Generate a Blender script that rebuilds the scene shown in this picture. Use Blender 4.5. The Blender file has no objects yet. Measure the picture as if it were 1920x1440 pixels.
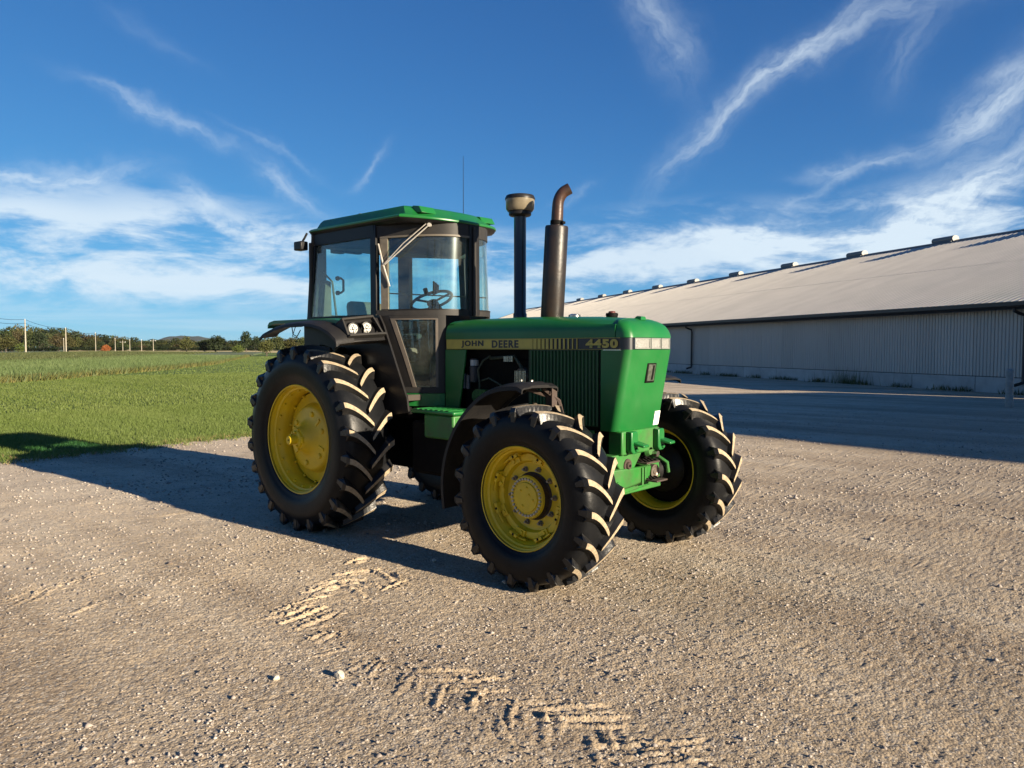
import bpy, math, random
import numpy as np
from mathutils import Vector, Matrix
random.seed(7); RNG = np.random.default_rng(7)
PI = math.pi; R = math.radians
SC = bpy.context.scene; COL = SC.collection

# ---------------------------------------------------------------- camera, sky, sun, exposure
cam_d = bpy.data.cameras.new('camera'); cam = bpy.data.objects.new('camera', cam_d); COL.objects.link(cam)
cam.location = (6.172, -5.016, 1.692)
_yaw = 2.304; _pitch = math.atan((720 - 652) / 1432)
cam.rotation_euler = (PI / 2 - _pitch, 0, _yaw - PI / 2)
cam_d.sensor_width = 36; cam_d.lens = 1432 / 1920 * 36
cam_d.clip_start = 0.05; cam_d.clip_end = 12000
SC.camera = cam

SUN_AZ = R(4.2); SUN_EL = R(15.5)
w = bpy.data.worlds.new('World'); SC.world = w; w.use_nodes = True
wt = w.node_tree; wt.nodes.clear()
def wn(t, **k):
    n = wt.nodes.new(t)
    for a, b in k.items(): setattr(n, a, b)
    return n
def wl(a, b): wt.links.new(a, b)
def wmath(op, a, b=None, c=None, clamp=False):
    n = wn('ShaderNodeMath', operation=op); n.use_clamp = clamp
    for i, v in enumerate((a, b, c)):
        if v is None: continue
        if isinstance(v, (int, float)): n.inputs[i].default_value = v
        else: wl(v, n.inputs[i])
    return n.outputs[0]
sky = wn('ShaderNodeTexSky', sky_type='NISHITA'); sky.sun_disc = False
sky.sun_elevation = SUN_EL; sky.sun_rotation = PI / 2 - SUN_AZ
sky.altitude = 250; sky.air_density = 0.6; sky.dust_density = 0.1; sky.ozone_density = 3.0
bg = wn('ShaderNodeBackground'); bg.inputs[1].default_value = 0.06
wo = wn('ShaderNodeOutputWorld'); wl(bg.outputs[0], wo.inputs[0])
tc = wn('ShaderNodeTexCoord'); sep = wn('ShaderNodeSeparateXYZ'); wl(tc.outputs['Generated'], sep.inputs[0])
X, Y, Z = sep.outputs
# azimuth measured from the direction (-.669,.743) and elevation, both in degrees
ax = wmath('ADD', wmath('MULTIPLY', X, 0.743), wmath('MULTIPLY', Y, 0.669))
ay = wmath('ADD', wmath('MULTIPLY', X, -0.669), wmath('MULTIPLY', Y, 0.743))
AZ = wmath('MULTIPLY', wmath('ARCTAN2', ax, ay), 180 / PI)
EL = wmath('MULTIPLY', wmath('ARCSINE', Z), 180 / PI)
def noise(vec, scale, detail=6, rough=0.55, dist=0.0, w_=None):
    n = wn('ShaderNodeTexNoise'); n.inputs['Scale'].default_value = scale
    n.inputs['Detail'].default_value = detail; n.inputs['Roughness'].default_value = rough
    n.inputs['Distortion'].default_value = dist; wl(vec, n.inputs['Vector']); return n.outputs['Fac']
def comb(x, y, z=0.0):
    n = wn('ShaderNodeCombineXYZ')
    for i, v in enumerate((x, y, z)):
        if isinstance(v, (int, float)): n.inputs[i].default_value = v
        else: wl(v, n.inputs[i])
    return n.outputs[0]
def ramp(v, a, b, lo=0.0, hi=1.0):
    n = wn('ShaderNodeMapRange', interpolation_type='SMOOTHSTEP'); wl(v, n.inputs[0])
    n.inputs[1].default_value = a; n.inputs[2].default_value = b; n.inputs[3].default_value = lo; n.inputs[4].default_value = hi
    return n.outputs[0]
P2 = comb(AZ, EL)
# warp the coordinates so that every wisp has a ragged outline
wa = wmath('SUBTRACT', noise(P2, 0.16, 5, 0.6), 0.5); wb = wmath('SUBTRACT', noise(comb(AZ, EL, 7.3), 0.16, 5, 0.6), 0.5)
AZw = wmath('ADD', AZ, wmath('MULTIPLY', wa, 4.5)); ELw = wmath('ADD', EL, wmath('MULTIPLY', wb, 4.5))
def wisp(az, el, ang, length, width, amp, curve=0.0):
    c, s = math.cos(R(ang)), math.sin(R(ang))
    dx = wmath('SUBTRACT', AZw, az); dy = wmath('SUBTRACT', ELw, el)
    u = wmath('ADD', wmath('MULTIPLY', dx, c), wmath('MULTIPLY', dy, s))
    v = wmath('ADD', wmath('MULTIPLY', dx, -s), wmath('MULTIPLY', dy, c))
    if curve: v = wmath('ADD', v, wmath('MULTIPLY', wmath('MULTIPLY', u, u), curve))
    st = noise(comb(wmath('MULTIPLY', u, 0.35), wmath('MULTIPLY', v, 1.5), az), 1.0, 5, 0.65)
    e = wmath('EXPONENT', wmath('MULTIPLY', wmath('ADD', wmath('POWER', wmath('ABSOLUTE', wmath('DIVIDE', u, length)), 2.5),
        wmath('POWER', wmath('ABSOLUTE', wmath('DIVIDE', v, width)), 1.6)), -1.0))
    return wmath('MULTIPLY', wmath('MULTIPLY', e, ramp(st, 0.28, 0.68, 0.25, 1.0)), amp)
acc = None
WISPS = [  # azimuth, elevation, angle, length, width, strength, curvature
    (18.3, 18.6, 29.6, 9.2, 0.80, 0.60, 0.021), (22.8, 21.2, 33, 3.6, .4, .28, 0.0), (11.3, 21.4, -66, 3.4, 1.1, .28, 0), (9.0, 24.5, -45, 3.5, 1.0, .2, 0),
    (-24.3, 15.0, -17, 4.6, .45, .34, 0), (-17.0, 13.6, -24, 3.4, .3, .18, 0), (-15.8, 11.0, -32, 2.6, .6, .4, 0), (-24.5, 20.0, -25, 3, .5, .07, 0),
    (-10.2, 13.0, 46, 1.8, .3, .26, 0), (-22.0, 10.3, -12, 2.0, .5, .45, 0), (31.5, 14.6, 32, 3.6, 1.2, .62, 0), (33.8, 17.0, 58, 2.6, 1.0, .42, 0),
    (24.2, 12.0, 2, 3.4, .5, .45, 0), (21.0, 10.4, 27, 3.4, .3, .22, 0), (29.5, 9.0, 28, 6.5, 1.3, .8, -0.01), (27.0, 19.0, 60, 3.0, 1.1, .16, 0), (18.8, 7.6, -4, 4.5, 1.0, .6, 0),
    (-31.0, 10.9, 9, 4.8, .6, .6, 0), (4.6, 11.3, 24, 1.8, .25, .15, 0), (33.0, 12.0, 14, 4, .5, .25, 0)]
for q in WISPS:
    g = wisp(*q); acc = g if acc is None else wmath('ADD', acc, g)
# low veil of soft stratocumulus towards the horizon, all round
lv = noise(comb(wmath('MULTIPLY', AZ, 0.12), wmath('MULTIPLY', EL, 0.38), 3.1), 1.0, 9, 0.62, 0.3)
lv2 = noise(comb(wmath('MULTIPLY', AZ, 0.03), wmath('MULTIPLY', EL, 0.09), 9.1), 1.0, 3, 0.5, 0.3)
band = wmath('MULTIPLY', ramp(EL, 1.5, 4.5), ramp(wmath('ADD', EL, wmath('MULTIPLY', wmath('SUBTRACT', lv2, .5), 9.0)), 8.0, 11.5, 1.0, 0.0))
veil = wmath('MULTIPLY', wmath('MULTIPLY', ramp(lv, 0.38, 0.60), band), 0.85)
low = noise(comb(wmath('MULTIPLY', AZ, 0.05), wmath('MULTIPLY', EL, 0.9), 5.1), 1.0, 5, 0.55, 0.4)
veil2 = wmath('MULTIPLY', wmath('MULTIPLY', ramp(low, 0.42, 0.7), ramp(EL, 5.5, 1.5)), 0.28)
acc = wmath('ADD', wmath('ADD', acc, veil), veil2)
mask = wmath('MINIMUM', acc, 0.92, clamp=True)
mix = wn('ShaderNodeMixRGB'); wl(mask, mix.inputs[0])
# grade of the clear sky: deeper blue overhead, soft shoulder towards the horizon
def vmath(op, a, b):
    n = wn('ShaderNodeVectorMath', operation=op)
    for i, v in enumerate((a, b)):
        if isinstance(v, tuple): n.inputs[i].default_value = v
        else: wl(v, n.inputs[i])
    return n.outputs[0]
fil = vmath('MULTIPLY', sky.outputs[0], (.37, .82, 1.36))
grade = vmath('DIVIDE', fil, vmath('ADD', vmath('MULTIPLY', fil, (1 / 8.3,) * 3), (1.0, 1.0, 1.0)))
wl(grade, mix.inputs[1])
mix.inputs[2].default_value = (4.5, 5.25, 5.85, 1)
wl(mix.outputs[0], bg.inputs[0])

sun_d = bpy.data.lights.new('sun', 'SUN'); sun_d.energy = 5.0; sun_d.angle = R(0.5); sun_d.color = (1.0, .85, .64)
sun = bpy.data.objects.new('sun', sun_d); COL.objects.link(sun)
sv = Vector((math.cos(SUN_AZ) * math.cos(SUN_EL), math.sin(SUN_AZ) * math.cos(SUN_EL), math.sin(SUN_EL)))
sun.rotation_euler = sv.to_track_quat('Z', 'Y').to_euler(); sun.location = sv * 60
SC.view_settings.view_transform = 'Standard'; SC.view_settings.look = 'None'
SC.view_settings.exposure = 1.5; SC.view_settings.gamma = 1.0; SC.view_settings.use_curve_mapping = False
SC.render.engine = 'CYCLES'; SC.cycles.max_bounces = 8; SC.cycles.transparent_max_bounces = 24

# ---------------------------------------------------------------- materials
def mat(name, color, rough=0.6, metal=0.0, var=None, vscale=6.0, bump=0.0, bscale=40.0, spec=0.5, coat=0.0, dust=0.0, dustcol=(.32, .27, .2, 1), detail=5, obrand=0.0):
    m = bpy.data.materials.new(name); m.use_nodes = True; nt = m.node_tree; b = nt.nodes['Principled BSDF']
    b.inputs['Roughness'].default_value = rough; b.inputs['Metallic'].default_value = metal
    b.inputs['Specular IOR Level'].default_value = spec
    if coat: b.inputs['Coat Weight'].default_value = coat; b.inputs['Coat Roughness'].default_value = 0.12
    c = (*color, 1)
    g = nt.nodes.new('ShaderNodeNewGeometry')
    out = None
    if var is not None:
        n = nt.nodes.new('ShaderNodeTexNoise'); n.inputs['Scale'].default_value = vscale; n.inputs['Detail'].default_value = detail; n.inputs['Roughness'].default_value = .62
        nt.links.new(g.outputs['Position'], n.inputs['Vector'])
        r = nt.nodes.new('ShaderNodeMapRange'); r.inputs[1].default_value = .32; r.inputs[2].default_value = .68
        nt.links.new(n.outputs['Fac'], r.inputs[0])
        mx = nt.nodes.new('ShaderNodeMixRGB'); mx.inputs[1].default_value = c; mx.inputs[2].default_value = (*var, 1)
        nt.links.new(r.outputs[0], mx.inputs[0]); out = mx.outputs[0]
    if dust:
        n = nt.nodes.new('ShaderNodeTexNoise'); n.inputs['Scale'].default_value = 3.3; n.inputs['Detail'].default_value = 8; n.inputs['Roughness'].default_value = .7
        nt.links.new(g.outputs['Position'], n.inputs['Vector'])
        r = nt.nodes.new('ShaderNodeMapRange'); r.inputs[1].default_value = .45; r.inputs[2].default_value = .8; r.inputs[4].default_value = dust
        nt.links.new(n.outputs['Fac'], r.inputs[0])
        mx = nt.nodes.new('ShaderNodeMixRGB'); mx.inputs[2].default_value = dustcol
        if out: nt.links.new(out, mx.inputs[1])
        else: mx.inputs[1].default_value = c
        nt.links.new(r.outputs[0], mx.inputs[0]); out = mx.outputs[0]
        rr = nt.nodes.new('ShaderNodeMapRange'); rr.inputs[1].default_value = 0; rr.inputs[2].default_value = 1; rr.inputs[3].default_value = rough; rr.inputs[4].default_value = min(1, rough + .5)
        nt.links.new(r.outputs[0], rr.inputs[0]); nt.links.new(rr.outputs[0], b.inputs['Roughness'])
    if obrand:
        oi = nt.nodes.new('ShaderNodeObjectInfo'); h = nt.nodes.new('ShaderNodeHueSaturation')
        r = nt.nodes.new('ShaderNodeMapRange'); r.inputs[3].default_value = 1 - obrand; r.inputs[4].default_value = 1 + obrand
        nt.links.new(oi.outputs['Random'], r.inputs[0]); nt.links.new(r.outputs[0], h.inputs['Value'])
        if out: nt.links.new(out, h.inputs['Color'])
        else: h.inputs['Color'].default_value = c
        out = h.outputs[0]
    if out: nt.links.new(out, b.inputs['Base Color'])
    else: b.inputs['Base Color'].default_value = c
    if bump:
        n = nt.nodes.new('ShaderNodeTexNoise'); n.inputs['Scale'].default_value = bscale; n.inputs['Detail'].default_value = 6
        nt.links.new(g.outputs['Position'], n.inputs['Vector'])
        bp = nt.nodes.new('ShaderNodeBump'); bp.inputs['Strength'].default_value = bump; bp.inputs['Distance'].default_value = .01
        nt.links.new(n.outputs['Fac'], bp.inputs['Height']); nt.links.new(bp.outputs[0], b.inputs['Normal'])
    return m
GREEN = mat('tractor_green_paint', (.006, .105, .020), .34, var=(.010, .122, .025), vscale=3, spec=.45, coat=.05, dust=.28, dustcol=(.045, .13, .045, 1))
GREEND = mat('grimy_green_paint', (.012, .15, .018), .5, var=(.03, .10, .022), vscale=9, dust=.35, dustcol=(.10, .085, .05, 1), bump=.15)
YELLOW = mat('wheel_yellow_paint', (.74, .51, .008), .42, var=(.62, .43, .012), vscale=7, dust=.32, dustcol=(.30, .22, .07, 1))
RUBBER = mat('tyre_rubber_black', (.006, .006, .0065), .36, var=(.010, .0095, .009), vscale=9, bump=.22, bscale=45, spec=.45, dust=.2, dustcol=(.03, .026, .022, 1))
SIDEW = mat('tyre_sidewall_rubber', (.004, .0045, .0055), .38, var=(.007, .0075, .0085), vscale=14, bump=.12, bscale=45, spec=.16, dust=.25, dustcol=(.015, .015, .016, 1))
TIP = mat('dusty_lug_face', (.38, .305, .205), .85, var=(.22, .175, .12), vscale=38, bump=.35, bscale=90, spec=.2)
BLACK = mat('black_paint', (.008, .008, .009), .42, var=(.013, .012, .012), vscale=8, dust=.10, dustcol=(.04, .035, .03, 1), spec=.25)
CABGREY = mat('cab_dark_brown_paint', (.018, .0175, .0175), .55, var=(.026, .024, .022), vscale=6, dust=.18, dustcol=(.07, .06, .05, 1), spec=.25)
PLASTIC = mat('black_fender_rubber', (.010, .010, .011), .5, var=(.016, .015, .015), vscale=10, dust=.2, dustcol=(.04, .036, .03, 1), bump=.2, spec=.2)
INTERIOR = mat('cab_interior_lining', (.028, .023, .019), .85, var=(.04, .032, .025))
SEAT = mat('seat_fabric', (.09, .065, .045), .9, var=(.13, .10, .07))
WIPERM = mat('pale_wiper_metal', (.48, .45, .40), .35, var=(.3, .28, .25), vscale=30)
CHROME = mat('bright_metal', (.55, .53, .5), .25, metal=1.0, var=(.4, .38, .35), vscale=20)
STEEL = mat('worn_steel', (.20, .18, .16), .5, metal=.7, var=(.14, .10, .07), vscale=20)
RUST = mat('rusty_brown_metal', (.045, .028, .019), .75, metal=.2, var=(.055, .04, .035), vscale=12, bump=.4, bscale=60)
BOLT = mat('dull_bolt', (.16, .145, .12), .5, metal=.4, var=(.3, .26, .2), vscale=60)
BOLTP = mat('pale_bolt', (.5, .45, .33), .5, var=(.35, .3, .2), vscale=60)
WHITE = mat('white_sticker', (.75, .75, .72), .6)
DARK = mat('oily_dark_metal', (.005, .005, .0055), .6, var=(.009, .008, .007), vscale=15, spec=.06)
STRIPEY = mat('stripe_yellow', (.46, .38, .06), .45, var=(.38, .31, .06), vscale=15)
STRIPEB = mat('stripe_black', (.008, .011, .017), .35)
RED = mat('red_cap', (.09, .012, .010), .6)
LENSW = mat('white_filter', (.6, .6, .58), .5)

def glass_mat(name, tint, rough=0.02, ior=1.45, dirt=0.05):
    m = bpy.data.materials.new(name); m.use_nodes = True; nt = m.node_tree; nt.nodes.clear()
    o = nt.nodes.new('ShaderNodeOutputMaterial'); t = nt.nodes.new('ShaderNodeBsdfTransparent'); t.inputs[0].default_value = (*tint, 1)
    gl = nt.nodes.new('ShaderNodeBsdfGlossy'); gl.inputs['Roughness'].default_value = rough
    lw = nt.nodes.new('ShaderNodeLayerWeight'); lw.inputs[0].default_value = .5
    pw = nt.nodes.new('ShaderNodeMath'); pw.operation = 'POWER'; pw.inputs[1].default_value = 4.0; nt.links.new(lw.outputs['Facing'], pw.inputs[0])
    fr = nt.nodes.new('ShaderNodeMath'); fr.operation = 'MULTIPLY_ADD'; fr.inputs[1].default_value = .75; fr.inputs[2].default_value = .045; nt.links.new(pw.outputs[0], fr.inputs[0])
    mx = nt.nodes.new('ShaderNodeMixShader'); nt.links.new(fr.outputs[0], mx.inputs[0]); nt.links.new(t.outputs[0], mx.inputs[1]); nt.links.new(gl.outputs[0], mx.inputs[2])
    g2 = nt.nodes.new('ShaderNodeBsdfGlossy'); g2.inputs['Roughness'].default_value = .21; mg = nt.nodes.new('ShaderNodeMixShader'); mg.inputs[0].default_value = .016
    nt.links.new(mx.outputs[0], mg.inputs[1]); nt.links.new(g2.outputs[0], mg.inputs[2]); mx = mg
    df = nt.nodes.new('ShaderNodeBsdfDiffuse'); df.inputs[0].default_value = (.45, .42, .36, 1)
    n = nt.nodes.new('ShaderNodeTexNoise'); n.inputs['Scale'].default_value = 5; n.inputs['Detail'].default_value = 9; n.inputs['Roughness'].default_value = .75
    g = nt.nodes.new('ShaderNodeNewGeometry'); nt.links.new(g.outputs['Position'], n.inputs['Vector'])
    r = nt.nodes.new('ShaderNodeMapRange'); r.inputs[1].default_value = .35; r.inputs[2].default_value = .75; r.inputs[4].default_value = dirt
    nt.links.new(n.outputs['Fac'], r.inputs[0])
    m2 = nt.nodes.new('ShaderNodeMixShader'); nt.links.new(r.outputs[0], m2.inputs[0]); nt.links.new(mx.outputs[0], m2.inputs[1]); nt.links.new(df.outputs[0], m2.inputs[2])
    nt.links.new(m2.outputs[0], o.inputs[0]); return m
GLASS = glass_mat('tinted_cab_glass', (.78, .95, .96))
LENS = glass_mat('lamp_lens', (.97, .97, .95), .1)
AMBERG = mat('smoky_amber_bowl', (.20, .17, .115), .25, var=(.12, .10, .07), vscale=9)

# ---------------------------------------------------------------- mesh helpers
class MB:
    def __init__(s): s.v = []; s.f = []; s.m = []
    def add(s, vs, fs, mi=0):
        o = len(s.v); s.v.extend([tuple(map(float, p)) for p in vs]); s.f.extend([tuple(o + i for i in f) for f in fs])
        s.m.extend(mi if isinstance(mi, list) else [mi] * len(fs)); return s
    def box(s, a, b, mi=0):
        (x0, y0, z0), (x1, y1, z1) = a, b
        return s.add([(x0, y0, z0), (x1, y0, z0), (x1, y1, z0), (x0, y1, z0), (x0, y0, z1), (x1, y0, z1), (x1, y1, z1), (x0, y1, z1)],
                     [(0, 3, 2, 1), (4, 5, 6, 7), (0, 1, 5, 4), (1, 2, 6, 5), (2, 3, 7, 6), (3, 0, 4, 7)], mi)
    def hexa(s, p, mi=0):   # 8 points: 4 lower ring, 4 upper ring
        return s.add(p, [(0, 3, 2, 1), (4, 5, 6, 7), (0, 1, 5, 4), (1, 2, 6, 5), (2, 3, 7, 6), (3, 0, 4, 7)], mi)
    def loft(s, rings, closed=True, cap=True, mi=0):
        n = len(rings[0]); vs = [p for r in rings for p in r]; fs = []
        for i in range(len(rings) - 1):
            for j in range(n if closed else n - 1):
                k = (j + 1) % n; fs.append((i * n + j, i * n + k, (i + 1) * n + k, (i + 1) * n + j))
        if cap and closed:
            fs.append(tuple(reversed(range(n)))); fs.append(tuple((len(rings) - 1) * n + j for j in range(n)))
        return s.add(vs, fs, mi)
    def tube(s, path, r, n=12, cap=True, mi=0):
        path = [Vector(p) for p in path]; rs = r if isinstance(r, (list, tuple)) else [r] * len(path)
        t0 = (path[1] - path[0]).normalized(); up = Vector((0, 0, 1)) if abs(t0.z) < .9 else Vector((1, 0, 0))
        u = t0.cross(up).normalized(); rings = []
        for i, p in enumerate(path):
            t = (path[min(i + 1, len(path) - 1)] - path[max(i - 1, 0)]).normalized()
            u = (u - t * u.dot(t)).normalized(); v = t.cross(u)
            rings.append([p + (u * math.cos(2 * PI * k / n) + v * math.sin(2 * PI * k / n)) * rs[i] for k in range(n)])
        return s.loft(rings, True, cap, mi)
    def lathe(s, prof, n=48, axis='z', c=(0, 0, 0), closed=False, mi=0, a0=0.0, a1=2 * PI):
        full = abs(a1 - a0 - 2 * PI) < 1e-6; m = n if full else n + 1; vs = []
        for k in range(m):
            a = a0 + (a1 - a0) * k / n
            for (r, h) in prof:
                if axis == 'z': p = (r * math.cos(a), r * math.sin(a), h)
                elif axis == 'y': p = (r * math.cos(a), h, r * math.sin(a))
                else: p = (h, r * math.cos(a), r * math.sin(a))
                vs.append((p[0] + c[0], p[1] + c[1], p[2] + c[2]))
        q = len(prof); fs = []
        for k in range(n):
            k2 = (k + 1) % m
            for j in range(q if closed else q - 1):
                j2 = (j + 1) % q; fs.append((k * q + j, k2 * q + j, k2 * q + j2, k * q + j2))
        return s.add(vs, fs, mi)
    def prism(s, poly, o, u, v, d, mi=0):   # polygon (a,b) in plane o+a*u+b*v, thickness vector d
        o, u, v, d = map(Vector, (o, u, v, d)); A = [o + u * a + v * b for a, b in poly]
        return s.loft([A, [p + d for p in A]], True, True, mi)
    def build(s, name, mats, parent=None, smooth=False, bevel=0.0, fix=True, label=None):
        me = bpy.data.meshes.new(name); me.from_pydata(s.v, [], s.f)
        mats = mats if isinstance(mats, (list, tuple)) else [mats]
        for m in mats: me.materials.append(m)
        if len(mats) > 1: me.polygons.foreach_set('material_index', s.m)
        if fix:
            import bmesh
            bm = bmesh.new(); bm.from_mesh(me); bmesh.ops.recalc_face_normals(bm, faces=bm.faces); bm.to_mesh(me); bm.free()
        if smooth:
            me.polygons.foreach_set('use_smooth', [True] * len(me.polygons))
            me.set_sharp_from_angle(angle=R(smooth if smooth is not True else 35))
        me.update()
        ob = bpy.data.objects.new(name, me); COL.objects.link(ob)
        if parent: ob.parent = parent
        if bevel:
            b = ob.modifiers.new('bevel', 'BEVEL'); b.width = bevel; b.segments = 2; b.limit_method = 'ANGLE'; b.angle_limit = R(40)
            me.polygons.foreach_set('use_smooth', [True] * len(me.polygons)); me.set_sharp_from_angle(angle=R(50)) if not smooth else None
        if label: ob['label'] = label
        return ob
def empty(name, loc=(0, 0, 0), parent=None):
    o = bpy.data.objects.new(name, None); o.location = loc; o.empty_display_size = .2; COL.objects.link(o)
    if parent: o.parent = parent
    return o
def tag(o, label, cat, group=None):
    o['label'] = label; o['category'] = cat
    if group: o['group'] = group
    return o
def kind(o, k): o['kind'] = k; return o
def inst(me, name, parent=None, loc=(0, 0, 0), rot=(0, 0, 0), scale=(1, 1, 1)):
    o = bpy.data.objects.new(name, me); o.location = loc; o.rotation_euler = rot; o.scale = scale; COL.objects.link(o)
    if parent: o.parent = parent
    return o
def npmesh(name, V, F, mats, parent=None, mi=None, smooth=False):
    V = np.asarray(V, np.float32); F = np.asarray(F, np.int32); k = F.shape[1]
    me = bpy.data.meshes.new(name); me.vertices.add(len(V)); me.vertices.foreach_set('co', V.ravel())
    me.loops.add(F.size); me.loops.foreach_set('vertex_index', F.ravel())
    me.polygons.add(len(F)); me.polygons.foreach_set('loop_start', np.arange(0, F.size, k, dtype=np.int32))
    for m in (mats if isinstance(mats, (list, tuple)) else [mats]): me.materials.append(m)
    if mi is not None: me.polygons.foreach_set('material_index', np.asarray(mi, np.int32))
    if smooth: me.polygons.foreach_set('use_smooth', np.ones(len(F), bool))
    me.update(calc_edges=True); me.validate()
    o = bpy.data.objects.new(name, me); COL.objects.link(o)
    if parent: o.parent = parent
    return o

# ================================================================ SETTING
CAMP = np.array([6.172, -5.016])
def fft_noise(n, beta, seed, lo=0.0, hi=1e9):
    r = np.random.default_rng(seed); f = np.fft.fftfreq(n)[:, None]; g = np.fft.fftfreq(n)[None, :]
    k = np.sqrt(f * f + g * g) * n; k[0, 0] = 1
    a = np.where((k >= lo) & (k <= hi), k ** (-beta), 0); a[0, 0] = 0
    z = np.fft.ifft2(np.fft.fft2(r.standard_normal((n, n))) * a).real
    return (z / z.std()).astype(np.float32)
def samp(T, x, y, size):
    n = T.shape[0]; u = (x / size * n) % n; v = (y / size * n) % n
    i = np.floor(u).astype(int); j = np.floor(v).astype(int); a = u - i; b = v - j
    i %= n; j %= n; i2 = (i + 1) % n; j2 = (j + 1) % n
    return T[i, j] * (1 - a) * (1 - b) + T[i2, j] * a * (1 - b) + T[i, j2] * (1 - a) * b + T[i2, j2] * a * b
T1 = fft_noise(1024, 0.30, 11, 30, 500)      # fine grit
T2 = fft_noise(512, 1.7, 12, 2, 200)         # soft undulation
def seg_d(x, y, p, q):
    p = np.array(p); q = np.array(q); d = q - p; L = np.hypot(*d); d = d / L
    t = (x - p[0]) * d[0] + (y - p[1]) * d[1]; s = (x - p[0]) * -d[1] + (y - p[1]) * d[0]
    tc_ = np.clip(t, 0, L); return np.hypot(t - tc_, s), s, tc_ / L
# tyre scuff bars: (start, end, half width, height); lug prints left where the front wheel turned
BARS = []
_r = random.Random(5)
# traced lug marks: x0, y0, x1, y1 in metres
S1 = [(1.86, -2.55, 1.82, -2.23), (1.76, -2.4, 1.8, -2.02), (2.02, -2.54, 1.96, -2.18), (1.61, -2.12, 1.66, -1.83), (1.5, -1.91, 1.64, -1.62), (1.41, -1.7, 1.53, -1.38), (1.24, -1.48, 1.24, -1.27), (2.18, -2.52, 2.1, -2.19), (1.62, -1.81, 1.98, -1.9), (1.63, -1.67, 1.89, -1.69), (1.54, -1.42, 1.81, -1.5), (1.96, -1.72, 1.89, -1.43), (2.46, -2.55, 2.39, -2.39), (1.89, -2.42, 1.87, -2.22)]
S2 = [(3.04, -2.64, 2.93, -2.45), (3.3, -2.66, 3.13, -2.42), (3.14, -2.43, 3.38, -2.23), (3.24, -2.5, 3.57, -2.2), (3.54, -2.64, 3.38, -2.46), (3.45, -2.48, 3.67, -2.29), (3.4, -2.4, 3.57, -2.16), (3.68, -2.54, 3.57, -2.37), (3.72, -2.44, 4.13, -2.07), (3.86, -2.5, 4.05, -2.65), (3.81, -2.35, 3.98, -2.52), (3.95, -2.34, 4.14, -2.09), (4.2, -2.58, 4.05, -2.4), (4.04, -2.4, 4.28, -2.11), (4.16, -2.43, 4.06, -2.32), (4.14, -2.38, 4.38, -2.13), (4.27, -2.39, 4.43, -2.54), (4.31, -2.41, 4.63, -2.07), (4.36, -2.37, 4.28, -2.29), (4.42, -2.44, 4.68, -2.12), (4.57, -2.42, 4.72, -2.21), (4.62, -2.33, 4.74, -2.29)]
S3 = [(3.78, -1.83, 3.86, -1.46), (3.88, -1.88, 3.96, -1.57), (3.97, -1.89, 4.0, -1.68)]
S4 = [(0.54, -3.64, 0.19, -3.29), (0.41, -3.41, 0.18, -3.22), (0.89, -3.38, 0.79, -3.06), (0.18, -3.22, 0.09, -2.87), (-0.03, -2.98, -0.04, -2.71), (0.3, -3.58, 0.19, -3.38), (-1.58, -1.83, -1.54, -1.46), (-1.8, -1.51, -1.81, -1.16)]
S5 = [(2.2, -2.5, 2.3, -2.3), (2.38, -2.62, 2.44, -2.38), (2.5, -2.5, 2.66, -2.4), (2.62, -2.68, 2.68, -2.46), (2.78, -2.54, 2.9, -2.38), (2.9, -2.72, 2.88, -2.54), (2.0, -2.1, 2.06, -1.9), (2.12, -2.3, 2.14, -2.08)]
for S, w_, h_ in ((S5, .015, .006), (S1, .019, .014), (S2, .016, .009), (S3, .013, .005), (S4, .015, .007)):
    for x0, y0, x1, y1 in S:
        BARS.append(((x0, y0), (x1, y1), w_ * _r.uniform(.7, 1.25), h_ * _r.uniform(.6, 1.3)))
        dx, dy = x1 - x0, y1 - y0; l = math.hypot(dx, dy); ox, oy = -dy / l, dx / l
        for k in range(5):   # crumbs pushed up beside each mark
            t = _r.uniform(.1, .7); q = _r.uniform(.02, .08) * _r.choice((-1, 1)); ll = _r.uniform(.04, .16)
            bx, by = x0 + dx * t + ox * q, y0 + dy * t + oy * q
            BARS.append(((bx, by), (bx + dx / l * ll, by + dy / l * ll), w_ * .5, h_ * _r.uniform(.4, .9)))
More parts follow.
